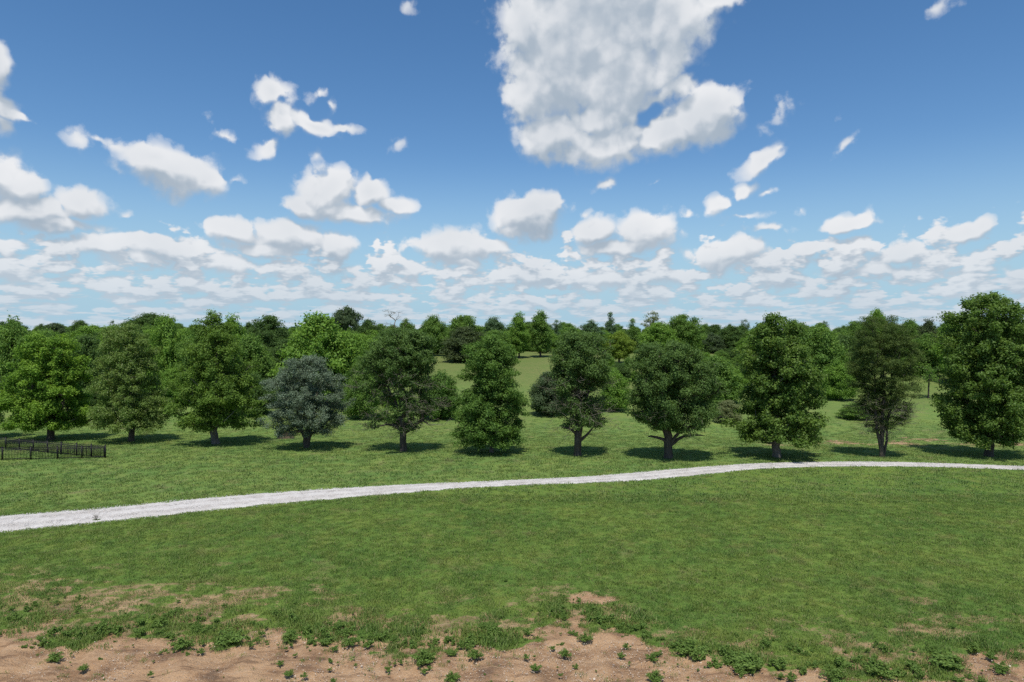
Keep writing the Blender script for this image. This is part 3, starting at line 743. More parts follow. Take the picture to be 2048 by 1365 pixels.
def row_tree(i, base, prof, stems_px, n, cr, per, L, Wd, leaf, bark, rbase, label, twig=None, shell=.45, thin=None, lump=.22, name='row_tree', **lk):
    rg = np.random.default_rng(500 + i)
    b = hit(*base); d = math.hypot(b[0], b[1]); dep = b[1] * math.cos(PITCH) - (b[2] - CAM_H) * math.sin(PITCH); k = dep / F_PX
    ca, sa = b[0] / d, b[1] / d                                       # crown axes turned towards the viewer
    pf = [((base[1] - y) * k, max((base[0] - xl) * k, .05), max((xr - base[0]) * k, .05)) for y, xl, xr in prof]
    top = max(p[0] for p in pf)
    C, c = envelope_clumps(rg, pf, n, cr, shell, thin, lump)
    rot = np.array(((sa, ca, 0), (-ca, sa, 0), (0, 0, 1)))           # local x = across the view, y = away
    C = C @ rot
    st = []
    for s in (stems_px or [[base, (base[0] - 1, base[1] - 60), (base[0], base[1] - (top / k) * .55), (base[0], base[1] - (top / k) * .9)]]):
        st.append(np.array([((x - base[0]) * k, (rg.uniform(-.25, .25) * j if j else 0), (base[1] - y) * k) for j, (x, y) in enumerate(s)]) @ rot)
    return add_tree(name, label, 'tree', b, st, C, c, per, L, Wd, M_LEAF[leaf], bark, rbase, 600 + i, 'trees in the row behind the drive', twig, **lk)

def build_row():
    T = row_tree
    T(0, (-66, 880), [(690, -90, -40), (720, -130, -20), (770, -142, 2), (810, -145, 9), (845, -140, 6), (862, -120, -20)], None, 243, 0.62, 149, 0.209, 0.136, 'deep', M_BARK, .24,
      'green tree cut off by the left edge, only its crown side showing')
    T(1, (101, 881), [(664, 88, 114), (674, 62, 138), (690, 46, 148), (710, 36, 154), (735, 27, 160), (760, 19, 162), (785, 9, 170), (810, 6, 175), (832, 8, 177), (848, 18, 172), (860, 38, 160)],
      [[(101, 881), (101, 850), (100, 800), (98, 690)], [(103, 852), (118, 838), (140, 815), (155, 790)], [(100, 850), (88, 835), (62, 815), (40, 800)]], 421, 0.57, 153, 0.209, 0.156, 'bright', M_BARK, .36,
      'bright green maple with a short dark trunk behind the black fence', lump=.3, thin=lambda h, t, r: .3 if r < .5 else 0)
    T(2, (262, 884), [(648, 240, 276), (660, 218, 294), (690, 198, 304), (720, 188, 312), (750, 182, 322), (780, 178, 332), (810, 177, 338), (835, 178, 341), (852, 188, 338), (864, 205, 330)],
      None, 486, 0.52, 144, 0.171, 0.109, 'olive', M_BARK, .30, 'olive green tree with pale speckled lower branches, next beyond the fence corner', lump=.2, droop=.6)
    T(3, (432, 889), [(617, 404, 420), (628, 394, 430), (645, 386, 446), (670, 376, 468), (700, 366, 488), (730, 358, 508), (760, 352, 518), (790, 350, 522), (815, 354, 520), (840, 360, 512), (862, 372, 500)],
      [[(432, 889), (431, 860), (430, 780), (418, 640)]], 486, 0.57, 149, 0.190, 0.136, 'fresh', M_BARK_L, .38, 'tall pointed green tree with grey trunk rising above the woodland left of the silvery tree', lump=.34,
      thin=lambda h, t, r: .25 if r < .5 else 0)
    T(4, (613, 897), [(712, 585, 638), (724, 566, 660), (745, 550, 680), (770, 536, 692), (800, 530, 702), (828, 526, 704), (848, 532, 698), (862, 542, 680), (872, 560, 650)],
      [[(613, 897), (606, 876), (597, 850), (588, 780)], [(614, 897), (622, 872), (628, 840), (636, 770)], [(612, 895), (612, 860), (612, 760)]], 534, 0.44, 184, 0.152, 0.062, 'silver', M_BARK, .17,
      'silvery grey-green round tree on a forked trunk', lump=.28, up=.75, droop=-1.0)
    T(5, (807, 903), [(655, 785, 822), (664, 758, 848), (680, 737, 864), (700, 724, 875), (720, 718, 880), (745, 717, 876), (770, 718, 870), (800, 722, 868), (825, 728, 866), (845, 730, 858), (858, 728, 830), (866, 732, 770)],
      [[(807, 903), (807, 870), (803, 830), (800, 740), (805, 680)], [(806, 868), (793, 852), (770, 850), (748, 856)], [(809, 866), (820, 850), (842, 842), (862, 848)], [(804, 830), (820, 790), (838, 740)], [(804, 832), (785, 790), (760, 740)]],
      405, 0.51, 149, 0.171, 0.109, 'deep', M_BARK, .34, 'dark rounded tree with brown dead twigs and low spreading limbs', (300, 1.6, .020, 1.4, 7.4), thin=lambda h, t, r: .8 if h < 7.4 and r < .72 else (.5 if h < 7.2 and math.cos(t) < .1 else (.3 if h < 7 else 0)), lump=.2)
    T(6, (983, 906), [(664, 962, 988), (675, 938, 1002), (695, 927, 1024), (720, 923, 1040), (745, 926, 1046), (770, 924, 1049), (800, 915, 1050), (822, 905, 1054), (845, 898, 1056), (866, 897, 1055), (882, 908, 1052), (892, 930, 1040)],
      None, 502, 0.51, 162, 0.171, 0.116, 'mid', M_BARK_L, .20, 'mid green tree branched almost to the ground on a short thin trunk', lump=.22)
    T(7, (1155, 912), [(664, 1132, 1190), (674, 1118, 1212), (695, 1107, 1230), (720, 1104, 1234), (745, 1102, 1226), (770, 1106, 1220), (792, 1110, 1210), (815, 1112, 1206), (835, 1114, 1210), (852, 1118, 1212), (866, 1135, 1196)],
      [[(1155, 912), (1155, 880), (1160, 840), (1150, 760), (1150, 690)], [(1157, 885), (1170, 872), (1185, 858), (1195, 845)], [(1154, 870), (1140, 858), (1120, 852)], [(1160, 838), (1178, 780), (1195, 710)]],
      372, 0.50, 149, 0.171, 0.109, 'deep', M_BARK, .33, 'dark tree with a bare lower trunk and grey twigs in gaps, fifth from the right', (220, 1.7, .018, 1.6, 7.0), thin=lambda h, t, r: .6 if h < 6.5 and r < .7 else (.25 if h < 6.5 else 0))
    T(8, (1337, 917), [(680, 1308, 1366), (690, 1287, 1390), (705, 1266, 1410), (730, 1253, 1428), (755, 1249, 1440), (780, 1248, 1445), (800, 1250, 1444), (820, 1260, 1438), (838, 1272, 1430), (852, 1288, 1418), (866, 1308, 1402)],
      [[(1337, 917), (1337, 885), (1332, 850), (1325, 780), (1330, 710)], [(1338, 893), (1352, 872), (1370, 845), (1392, 800)], [(1336, 888), (1322, 876), (1300, 872), (1285, 870)], [(1340, 892), (1370, 875), (1400, 872), (1420, 876)], [(1334, 860), (1305, 820), (1282, 780)]],
      550, 0.52, 157, 0.171, 0.109, 'deep', M_BARK, .36, 'broad dark round-crowned tree, the widest crown in the row', (60, 1.5, .015, 1.6, 5), lump=.16)
    T(9, (1553, 915), [(624, 1542, 1553), (634, 1520, 1568), (650, 1502, 1584), (670, 1488, 1600), (690, 1484, 1612), (712, 1482, 1624), (738, 1484, 1630), (765, 1494, 1632), (788, 1494, 1648), (815, 1480, 1652), (840, 1470, 1655), (862, 1465, 1652), (878, 1478, 1644), (890, 1505, 1630)],
      None, 486, 0.58, 144, 0.209, 0.164, 'gloss', M_BARK_L, .34, 'tall leafy pyramid-shaped tree with a pale trunk beside the curve of the drive', lump=.3, thin=lambda h, t, r: .25 if r < .5 else 0)
    T(10, (1763, 915), [(622, 1737, 1762), (638, 1718, 1794), (660, 1704, 1818), (690, 1699, 1836), (720, 1698, 1843), (750, 1697, 1841), (775, 1700, 1836), (795, 1712, 1832), (815, 1724, 1828), (840, 1738, 1824), (872, 1748, 1808)],
      [[(1761, 915), (1757, 880), (1750, 840), (1735, 740)], [(1763, 915), (1762, 870), (1760, 780), (1752, 660)], [(1765, 915), (1770, 870), (1780, 820), (1795, 720)], [(1767, 915), (1778, 880), (1792, 840), (1812, 780)], [(1763, 915), (1766, 860), (1772, 760), (1775, 680)]],
      534, 0.46, 166, 0.142, 0.054, 'needle', M_BARK, .13, 'dark fine-leaved tree on several upright stems, second from the right', (260, 1.5, .016, 1.6, 5.2), thin=lambda h, t, r: .5 if h < 3.4 else 0, lump=.12, flat=.55, up=.6)
    T(11, (1977, 913), [(583, 1966, 1992), (595, 1928, 2010), (612, 1910, 2032), (640, 1902, 2052), (680, 1892, 2062), (720, 1888, 2068), (760, 1886, 2072), (800, 1881, 2078), (830, 1886, 2078), (856, 1892, 2076), (876, 1902, 2066), (890, 1925, 2040)],
      None, 648, 0.58, 149, 0.199, 0.150, 'gloss', M_BARK, .36, 'tallest dark leafy tree at the right edge', lump=.3, thin=lambda h, t, r: .2 if r < .5 else 0)
build_row()

# ---- trees of the wood and the far slope: a few kinds, each placed tree its own object
def proto(kind, seed, prof, n, cr, per, L, Wd, rbase, shell=.4, stems=None, thin=None, **lk):
    rg = np.random.default_rng(seed); C, c = envelope_clumps(rg, prof, n, cr, shell, thin, .26)
    top = max(p[0] for p in prof)
    segs, pos, ns = skeleton(rg, stems or [[(0, 0, 0), (.1, 0, top * .3), (0, .1, top * .6), (0, 0, top * .88)]], C, r_base=rbase)
    V, F = tubes(segs, 5); tm = fast_mesh(kind + '_trunk', V, F, 4, [M_BARK], None, True)
    V, F, r, c2 = leaves(rg, C, c, per, L, Wd, **lk); cm = fast_mesh(kind + '_crown', V, F, 3, [M_LEAF['wood']], {'rnd': ('POINT', r), 'clump': ('POINT', c2)})
    return tm, cm, top, max(max(p[1], p[2]) for p in prof)

PROTO = {
    'round': [proto('round', 31 + i, [(1.2, 1.5, 1.5), (2.5, 3.6, 3.4), (4.5, 4.4, 4.5), (6.5, 4.1, 4.2), (8.2, 3.1, 3.0), (9.6, 1.5, 1.4), (10, .5, .5)], 210, .98, 135, .29, .21, .3) for i in range(3)],
    'tall': [proto('tall', 41 + i, [(1.0, 1.2, 1.2), (2.5, 2.2, 2.2), (5, 2.5, 2.5), (7.5, 2.0, 2.0), (9.2, 1.0, 1.0), (10, .3, .3)], 150, .80, 125, .26, .19, .22) for i in range(2)],
    'cone': [proto('cone', 51, [(.4, 2.0, 2.0), (2, 2.6, 2.6), (5, 1.9, 1.9), (7.5, 1.1, 1.1), (9.3, .5, .5), (10, .15, .15)], 130, .75, 110, .30, .14, .2)],
    'umbrella': [proto('umbrella', 61, [(6.0, 2.5, 2.5), (7.2, 4.6, 4.4), (8.4, 4.6, 4.7), (9.4, 3.2, 3.2), (10, 1.4, 1.4)], 90, .85, 95, .36, .26, .26, .5)],
    'bush': [proto('bush', 71 + i, [(.0, 3.6, 3.6), (2.0, 4.6, 4.6), (5, 4.5, 4.4), (7.5, 3.4, 3.4), (9.2, 1.8, 1.8), (10, .6, .6)], 210, 1.05, 135, .32, .23, .16) for i in range(3)],
    'sparse': [proto('sparse', 81, [(2.5, 1.6, 1.6), (4.5, 3.2, 3.2), (7.0, 3.4, 3.4), (9.2, 2.0, 2.0), (10, .6, .6)], 80, .75, 42, .30, .22, .22)],
}
_pc = {}
def wood_tree(name, label, x, top_y, w_px, dist, kind, leaf, group='trees of the wood', cat='tree', base_y=None, yaw=None):
    """x, top_y and w_px are read off the photograph; dist metres along the view"""
    if base_y is not None:
        b = hit(x, base_y); dist = b[1]
    X = (x - W_PX / 2) / F_PX * dist; z = float(ground_z(X, dist))
    top = CAM_H + (HORIZON - top_y) / F_PX * dist
    i = _pc.get(kind, 0); _pc[kind] = i + 1
    tm, cm, ph, pr = PROTO[kind][i % len(PROTO[kind])]
    root = obj(name, None, loc=(X, dist, z), label=label, cat=cat, group=group)
    root.rotation_euler = (0, 0, (i * 2.4) % 6.283 if yaw is None else yaw)
    sxy = w_px * dist / F_PX / (2 * pr); root.scale = (sxy, sxy, (top - z) / ph)
    obj('trunk', tm, root); c = obj('crown', cm, root)
    c.material_slots[0].link = 'OBJECT'; c.material_slots[0].material = M_LEAF[leaf]
    return root

WOOD = [
    # name, label, x, top, width, dist, kind, leaf
    ('woodland_tree', 'big green tree at the left edge of the woodland skyline', 25, 636, 100, 104, 'bush', 'wood'),
    ('woodland_tree', 'dull small tree on the skyline between the left edge tree and the dark round tree', 108, 645, 48, 230, 'round', 'grey'),
    ('woodland_tree', 'lone dark rounded tree standing out on the skyline near the left edge', 160, 640, 46, 210, 'round', 'wooddark'),
    ('woodland_tree', 'tiny thin tree on the skyline above the olive green tree', 226, 641, 22, 200, 'sparse', 'wooddark'),
    ('woodland_tree', 'wide dark dome-shaped tree on the skyline left of the tall pointed tree', 305, 628, 118, 260, 'round', 'wooddark'),
    ('woodland_tree', 'light green tree directly right of the olive tree, below the dark dome', 335, 631, 92, 112, 'bush', 'woodlight'),
    ('woodland_tree', 'dark green tree filling the gap behind the maple and olive tree', 172, 668, 90, 106, 'bush', 'wooddark'),
    ('woodland_tree', 'green tree behind the top of the bright maple', 100, 660, 100, 112, 'bush', 'wood'),
    ('woodland_tree', 'light green tree showing just right of the tall pointed tree top', 466, 630, 62, 118, 'tall', 'woodlight'),
    ('woodland_tree', 'dark olive tree on the skyline above the silvery tree, left of the big light one', 535, 628, 92, 140, 'round', 'wooddark'),
    ('woodland_tree', 'big light green tree directly above the silvery tree', 638, 626, 160, 106, 'bush', 'woodlight'),
    ('woodland_tree', 'flat-topped open tree sticking up from the skyline right of the big light tree', 692, 616, 62, 150, 'umbrella', 'grey'),
    ('woodland_tree', 'low dark tree on the skyline left of the bare dead tree', 738, 638, 58, 160, 'round', 'wooddark'),
    ('woodland_tree', 'small green tree on the skyline beside the bare dead tree', 812, 637, 40, 175, 'tall', 'wood'),
    ('woodland_tree', 'rounded green tree on the skyline above the right shoulder of the dark twiggy tree', 866, 632, 62, 170, 'round', 'wood'),
    ('woodland_tree', 'wide green tree on the skyline above the gap with the meadow', 930, 629, 84, 178, 'round', 'wood'),
    ('cedar_tree', 'brownish cedar-like tree standing at the top left of the meadow', 930, 652, 96, None, 'bush', 'brown', 724),
    ('woodland_tree', 'bluish feathery tree on the skyline behind the low-branched tree', 988, 634, 52, 185, 'tall', 'blue'),
    ('woodland_tree', 'pale columnar tree at the far edge of the meadow, left of a pair', 1038, 624, 44, None, 'tall', 'woodlight', 717),
    ('woodland_tree', 'green columnar tree at the far edge of the meadow, right of a pair', 1081, 622, 50, None, 'tall', 'wood', 715),
    ('woodland_tree', 'small hazy tree on the skyline right of the columnar pair', 1113, 640, 36, 230, 'sparse', 'blue'),
    ('woodland_tree', 'low green tree closing the meadow right of the columnar pair', 1142, 654, 66, 190, 'round', 'wood'),
    ('woodland_tree', 'dark feathery tree on the skyline above the dark bare-trunked tree', 1182, 640, 50, 190, 'tall', 'blue'),
    ('woodland_tree', 'dark pointed tree on the skyline right of the feathery one', 1220, 624, 42, 200, 'cone', 'blue'),
    ('woodland_tree', 'mid green pointed tree on the skyline above the yellow-green tree', 1265, 637, 44, 185, 'cone', 'wood'),
    ('woodland_tree', 'yellow-green small tree between the two dark trees at mid height', 1238, 664, 64, None, 'round', 'yellow', 728),
    ('woodland_tree', 'pale thinly leaved tree poking above the skyline left of the big dark dome', 1306, 623, 46, 195, 'sparse', 'pale'),
    ('woodland_tree', 'big rounded tree on the skyline above the broad dark row tree', 1368, 627, 84, 165, 'round', 'wood'),
    ('woodland_tree', 'green tree merging into the left side of the big rounded skyline tree', 1318, 644, 84, 160, 'round', 'woodlight'),
    ('woodland_tree', 'greyish rounded shrub tree beyond the field, right of the broad dark tree', 1424, 666, 52, None, 'bush', 'grey', 707),
    ('woodland_tree', 'dark wide tree at the far end of the field beside the greyish one', 1460, 652, 80, None, 'bush', 'wooddark', 706),
    ('woodland_tree', 'small dark tree on the skyline touching the left of the pyramid-shaped tree', 1490, 639, 26, 200, 'sparse', 'wooddark'),
    ('woodland_tree', 'rounded tree just right of the pyramid-shaped tree top', 1586, 641, 50, 160, 'round', 'wood'),
    ('woodland_tree', 'broad green tree right of the pyramid-shaped tree', 1640, 650, 110, 116, 'bush', 'wood'),
    ('woodland_tree', 'tiny dark tree poking up alone on the skyline right of the pyramid-shaped tree', 1648, 642, 22, 220, 'sparse', 'wooddark'),
    ('woodland_tree', 'small dark pointed tree on the skyline left of the multi-stemmed tree', 1690, 655, 26, 210, 'cone', 'wooddark'),
    ('woodland_tree', 'light green tree behind the left shoulder of the multi-stemmed tree', 1712, 640, 60, 150, 'round', 'wood'),
    ('woodland_tree', 'rounded tree crown rising over the top of the multi-stemmed tree', 1752, 617, 52, 150, 'round', 'woodlight'),
    ('woodland_tree', 'green tree on the skyline right of the multi-stemmed tree', 1820, 640, 54, 160, 'round', 'wood'),
    ('woodland_tree', 'brown-leaved dark tree on the skyline between the two rightmost row trees', 1856, 638, 42, 150, 'tall', 'brown'),
    ('woodland_tree', 'light green tree tucked against the left side of the tallest tree', 1900, 630, 52, 124, 'tall', 'woodlight'),
    ('woodland_tree', 'green tree filling the gap left of the tallest tree at mid height', 1850, 668, 90, 132, 'bush', 'wood'),
    ('woodland_tree', 'green woodland tree behind the tallest tree at the right edge', 2010, 636, 130, 120, 'bush', 'wood'),
    ('woodland_tree', 'dark tree low in the gap between the pyramid-shaped and multi-stemmed trees', 1690, 668, 96, 124, 'bush', 'wooddark'),
    ('woodland_tree', 'green tree behind the left side of the tall pointed tree', 395, 655, 90, 108, 'bush', 'wood'),
    ('woodland_tree', 'green tree between the tall pointed tree and the silvery tree', 498, 668, 100, 108, 'bush', 'wood'),
    ('woodland_tree', 'green tree right of the silvery tree at mid height', 700, 662, 90, 108, 'bush', 'woodlight'),
    ('woodland_tree', 'dark tree behind the dark twiggy tree', 780, 660, 100, 125, 'bush', 'wooddark'),
    ('woodland_tree', 'green tree at the upper edge of the meadow behind the low-branched tree', 990, 660, 80, 160, 'bush', 'wood'),
    ('woodland_tree', 'green tree behind the olive tree top', 255, 662, 90, 112, 'bush', 'wood'),
    # lower shrubs
    ('shrub', 'dense green shrub on the slope right of the dark twiggy tree', 880, 742, 92, None, 'bush', 'mid', 838),
    ('shrub', 'green shrub between the silvery tree and the dark twiggy tree', 722, 712, 70, None, 'bush', 'wood', 838),
    ('shrub', 'greyish green shrub left of the dark bare-trunked tree', 1098, 742, 84, None, 'bush', 'grey', 830),
    ('shrub', 'bright green shrub between the two dark trees below the yellow-green one', 1228, 738, 70, None, 'bush', 'woodlight', 822),
    ('shrub', 'dark green shrub left of the pyramid-shaped tree', 1432, 712, 110, None, 'bush', 'wood', 808),
    ('shrub', 'pale low shrub at the right foot of the broad dark tree', 1455, 800, 60, None, 'bush', 'pale', 846),
    ('shrub', 'light green shrub on the slope left of the multi-stemmed tree', 1678, 720, 70, None, 'bush', 'woodlight', 800),
    ('shrub', 'low spreading shrub in the meadow left of the multi-stemmed tree', 1712, 806, 66, None, 'bush', 'wood', 838),
    ('shrub', 'light green shrub right of the olive tree at mid height', 345, 735, 70, None, 'bush', 'woodlight', 812),
    ('shrub', 'dark shrub under the left edge woodland tree', 15, 730, 80, None, 'bush', 'wooddark', 800),
    ('shrub', 'green shrub right of the maple trunk at the wood edge', 170, 752, 50, None, 'bush', 'wood', 806),
    ('shrub', 'dark shrub behind the tall pointed tree, lower right side', 505, 745, 90, None, 'bush', 'wooddark', 830),
]
for w in WOOD:
    nm, lb, x, ty, wp, ds, kd, lf = w[:8]
    sh = nm == 'shrub'
    wood_tree(nm, lb, x, ty, wp, ds, kd, lf, 'shrubs on the slope' if sh else 'trees of the wood', 'shrub' if sh else 'tree', w[8] if len(w) > 8 else None)

def bare_tree(name, label, x, top_y, base_dist, spread, seed, rb, leafy=None, n=26):
    rg = np.random.default_rng(seed); X = (x - W_PX / 2) / F_PX * base_dist; z = float(ground_z(X, base_dist))
    top = CAM_H + (HORIZON - top_y) / F_PX * base_dist - z
    root = obj(name, None, loc=(X, base_dist, z), label=label, cat='tree')
    C = np.stack([rg.normal(0, spread * .5, n), rg.normal(0, spread * .5, n), top * (1 - .45 * rg.uniform(0, 1, n) ** 1.3)], 1)
    segs, pos, ns = skeleton(rg, [[(0, 0, 0), (.1, 0, top * .35), (.2, .1, top * .7)]], C, r_tip=.02, r_base=rb)
    segs += twigs(rg, pos, 60, top * .11, .018, top * .45)
    V, F = tubes(segs, 4); obj('trunk', fast_mesh('trunk', V, F, 4, [M_TWIG if leafy is None else M_BARK], None, True), root)
    if leafy:
        V, F, r, c = leaves(rg, C, np.full(n, spread * .22), 46, .24, .16); obj('crown', fast_mesh('crown', V, F, 3, [M_LEAF[leafy]], {'rnd': ('POINT', r), 'clump': ('POINT', c)}), root)
bare_tree('dead_tree', 'bare dead tree with leafless branches on the skyline', 787, 622, 170, 3.2, 901, .2)
b = hit(1857, 797)
bare_tree('small_tree', 'small thin tree with crooked bare stems in the gap left of the tallest tree', 1857, 735, float(b[1]), 3.0, 902, .12, 'wood', 22)

# undergrowth along the wood edge and the wood beyond: read as one mass each
def build_masses():
    rg = np.random.default_rng(77)
    def bush_src(leaf, k):
        cm = PROTO['bush'][k][1].copy(); cm.materials[0] = M_LEAF[leaf]; return source('undergrowth_shape', cm)
    srcs = [bush_src('wood', 0), bush_src('woodlight', 1), bush_src('woodlight', 2), bush_src('wooddark', 0)]
    P = []; S = []
    # (x range in photo pixels, distance range, count, height range)
    for x0, x1, d0, d1, n, h0, h1 in [(-120, 760, 103, 122, 120, 2.2, 5.0), (-200, 760, 122, 165, 130, 5.5, 8.8), (1380, 1500, 116, 150, 20, 2, 4.5), (1560, 1730, 116, 150, 30, 2.5, 5), (1900, 2250, 108, 150, 40, 3, 6.5),
                                      (1790, 1900, 132, 160, 18, 2.5, 4.5), (760, 1000, 176, 205, 34, 4, 6.5), (1000, 1420, 178, 215, 64, 3.5, 6.2), (1180, 1330, 122, 150, 14, 2, 3.6), (1060, 1240, 98, 104, 9, 1.0, 1.8), (700, 900, 99, 108, 14, 1.2, 2.4), (1480, 1950, 160, 200, 50, 4.5, 7.5)]:
        for _ in range(n):
            d = rg.uniform(d0, d1); x = (rg.uniform(x0, x1) - W_PX / 2) / F_PX * d; h = rg.uniform(h0, h1); P.append((x, d, float(ground_z(x, d)) - .1)); S.append((h / 9, h / 9, h / 10))
    scatter('undergrowth', 'tangled undergrowth along the foot of the wood', 'undergrowth', np.array(P), rg.uniform(0, 6.28, len(P)), np.array(S), srcs, None, 7)
    srcs = []
    for kd, k, leaf in (('round', 0, 'wooddark'), ('round', 1, 'wood'), ('bush', 0, 'wood'), ('tall', 0, 'wooddark')):
        cm = PROTO[kd][k][1].copy(); cm.materials[0] = M_LEAF[leaf]; srcs.append(source('far_wood_shape', cm))
    P = []; S = []
    for _ in range(620):
        d = rg.uniform(215, 620); x = rg.uniform(-.9, .9) * d; h = rg.uniform(5.5, 9.0) * (1.0 if rg.uniform() > .06 else 1.2)
        if abs((x / d * F_PX + 1024) - 1450) < 60 and d < 300: continue
        P.append((x, d, float(ground_z(x, d)) - .2)); S.append((h / 9 * rg.uniform(.8, 1.2), h / 9 * rg.uniform(.8, 1.2), h / 10))
    scatter('far_wood', 'far-off woodland closing the horizon', 'woodland', np.array(P), rg.uniform(0, 6.28, len(P)), np.array(S), srcs, None, 8)
build_masses()

# ------------------------------------------------------------------ black metal fence
def box(cx, cy, cz, sx, sy, sz, V, F):
    k = len(V); V += [(cx + a * sx / 2, cy + b * sy / 2, cz + c * sz / 2) for c in (-1, 1) for a, b in ((-1, -1), (1, -1), (1, 1), (-1, 1))]
    F += [tuple(k + i for i in f) for f in ((3, 2, 1, 0), (4, 5, 6, 7), (0, 1, 5, 4), (1, 2, 6, 5), (2, 3, 7, 6), (3, 0, 4, 7))]

def build_fence():
    M = mat_plain('black_powder_coat', (.012, .012, .013), .45)
    H = 1.08
    def mesh(name, *boxes):
        V = []; F = []
        for b in boxes: box(*b, V, F)
        return fast_mesh(name, V, F, 4, [M])
    post_m = mesh('post', (0, 0, H / 2, .09, .09, H + .10)); cap_m = mesh('cap', (0, 0, 0, .11, .11, .03), (0, 0, .025, .06, .06, .03))
    pick_m = mesh('picket', (0, 0, 0, .026, .026, H - .12))
    c = hit(211, 916.5)
    A = [hit(x, y) for x, y in ((211, 916.5), (164, 917.8), (115, 918.8), (62, 920), (5, 921.2), (-58, 922.5))]
    B = [hit(x, y) for x, y in ((211, 916.5), (183, 914.5), (153.5, 912), (123, 909.2), (95, 906.5), (67, 903.8), (39, 901.2), (12, 898.6), (-16, 896))]
    root = obj('metal_fence', None, loc=c, label='black metal picket fence with a corner on the lawn at left', cat='fence')
    def loc(p): return tuple(np.asarray(p) - c)
    first = True
    for line in (A, B):
        for i, p in enumerate(line):
            if not (i == 0 and line is B):
                q = loc(p); ps = obj('post', post_m, root, (q[0], q[1], q[2])); obj('cap', cap_m, ps, (0, 0, H + .065))
            if i + 1 < len(line):
                a, b = np.asarray(p), np.asarray(line[i + 1]); m = (a + b) / 2 - c; L = np.linalg.norm((b - a)[:2]); an = math.atan2(b[1] - a[1], b[0] - a[0]); sl = math.atan2(b[2] - a[2], L)
                for zz in (.12, .90, H - .02):
                    r = obj('rail', mesh('rail', (0, 0, 0, L - .09, .036, .045)), root, (m[0], m[1], m[2] + zz)); r.rotation_euler = (0, -sl, an)
                n = max(6, int(round(L / .118)))
                for k in range(1, n):
                    q = a + (b - a) * k / n - c; o = obj('picket', pick_m, root, (q[0], q[1], q[2] + (H - .12) / 2 + .05)); o.rotation_euler = (0, 0, an)
build_fence()

# ------------------------------------------------------------------ brush heap beyond the silvery tree
def build_heap():
    rg = np.random.default_rng(14); b = hit(571, 878); V = []; F = []
    root = obj('brush_heap', None, loc=b, label='low brown heap of earth and brush on the grass behind the silvery tree', cat='heap')
    n = 26; m = 9; vv = []
    for i in range(m):
        r = 1 - i / (m - 1); h = .72 * (1 - r ** 1.8)
        for j in range(n):
            a = j / n * 6.283; k = 1 + .35 * (vnoise(math.cos(a) * 2 + i * .4, math.sin(a) * 2, 3) - .5); vv.append((math.cos(a) * r * 1.0 * k, math.sin(a) * r * .6 * k, h + (vnoise(math.cos(a) * 4 * r, math.sin(a) * 4 * r, 8) - .5) * .28 * (1 if i else 0) - (.05 if i == 0 else 0)))
    idx = np.arange(n * m).reshape(m, n); a = idx[:-1]; bb = idx[1:]
    obj('mound', fast_mesh('mound', vv, np.stack([a, np.roll(a, -1, 1), np.roll(bb, -1, 1), bb], -1), 4, [mat_plain('brown_earth', (.115, .085, .060), .95, .45, 7)], None, True), root)
    segs = []
    for _ in range(46):
        p = rg.normal(0, .32, 3) * (1.1, .8, 0) + (0, 0, rg.uniform(.25, .6)); d = unit(rg.normal(size=3) * (1, 1, .3)); l = rg.uniform(.3, .7)
        segs.append((p + d * l * np.linspace(-.5, .5, 3)[:, None] + rg.normal(0, .03, (3, 3)), (.018, .016, .008)))
    V, F = tubes(segs, 4); obj('brush', fast_mesh('brush', V, F, 4, [M_TWIG]), root)
build_heap()

# ------------------------------------------------------------------ weeds, pebbles
def weed_mesh(name, seed, n_stem, h, spread, per=30, L=.062, Wd=.030):
    rg = np.random.default_rng(seed); segs = []; C = []
    for i in range(n_stem):
        a = rg.uniform(0, 6.283); r = spread * math.sqrt(rg.uniform()); hh = h * rg.uniform(.5, 1.1) * (1 - .5 * r / spread)
        tip = np.array((math.cos(a) * r, math.sin(a) * r, hh)); u = np.linspace(0, 1, 4)[:, None]
        P = tip * u * np.array((1, 1, 0)) + np.array((0, 0, 1)) * hh * (1 - (1 - u) ** 1.6); segs.append((P, np.linspace(.006, .003, 4)))
        for k in (1, 2, 3): C.append(P[k])
    C = np.array(C); V, F, r, c = leaves(rg, C, rg.uniform(.6, 1.2, len(C)) * spread * .26, per, L, Wd, up=.7, flat=.8)
    sv, sf = tubes(segs, 3); return fast_mesh(name + '_stem', sv, sf, 4, [M_LEAF['weed']]), fast_mesh(name + '_leaves', V, F, 3, [M_LEAF['weed']], {'rnd': ('POINT', r), 'clump': ('POINT', c)})

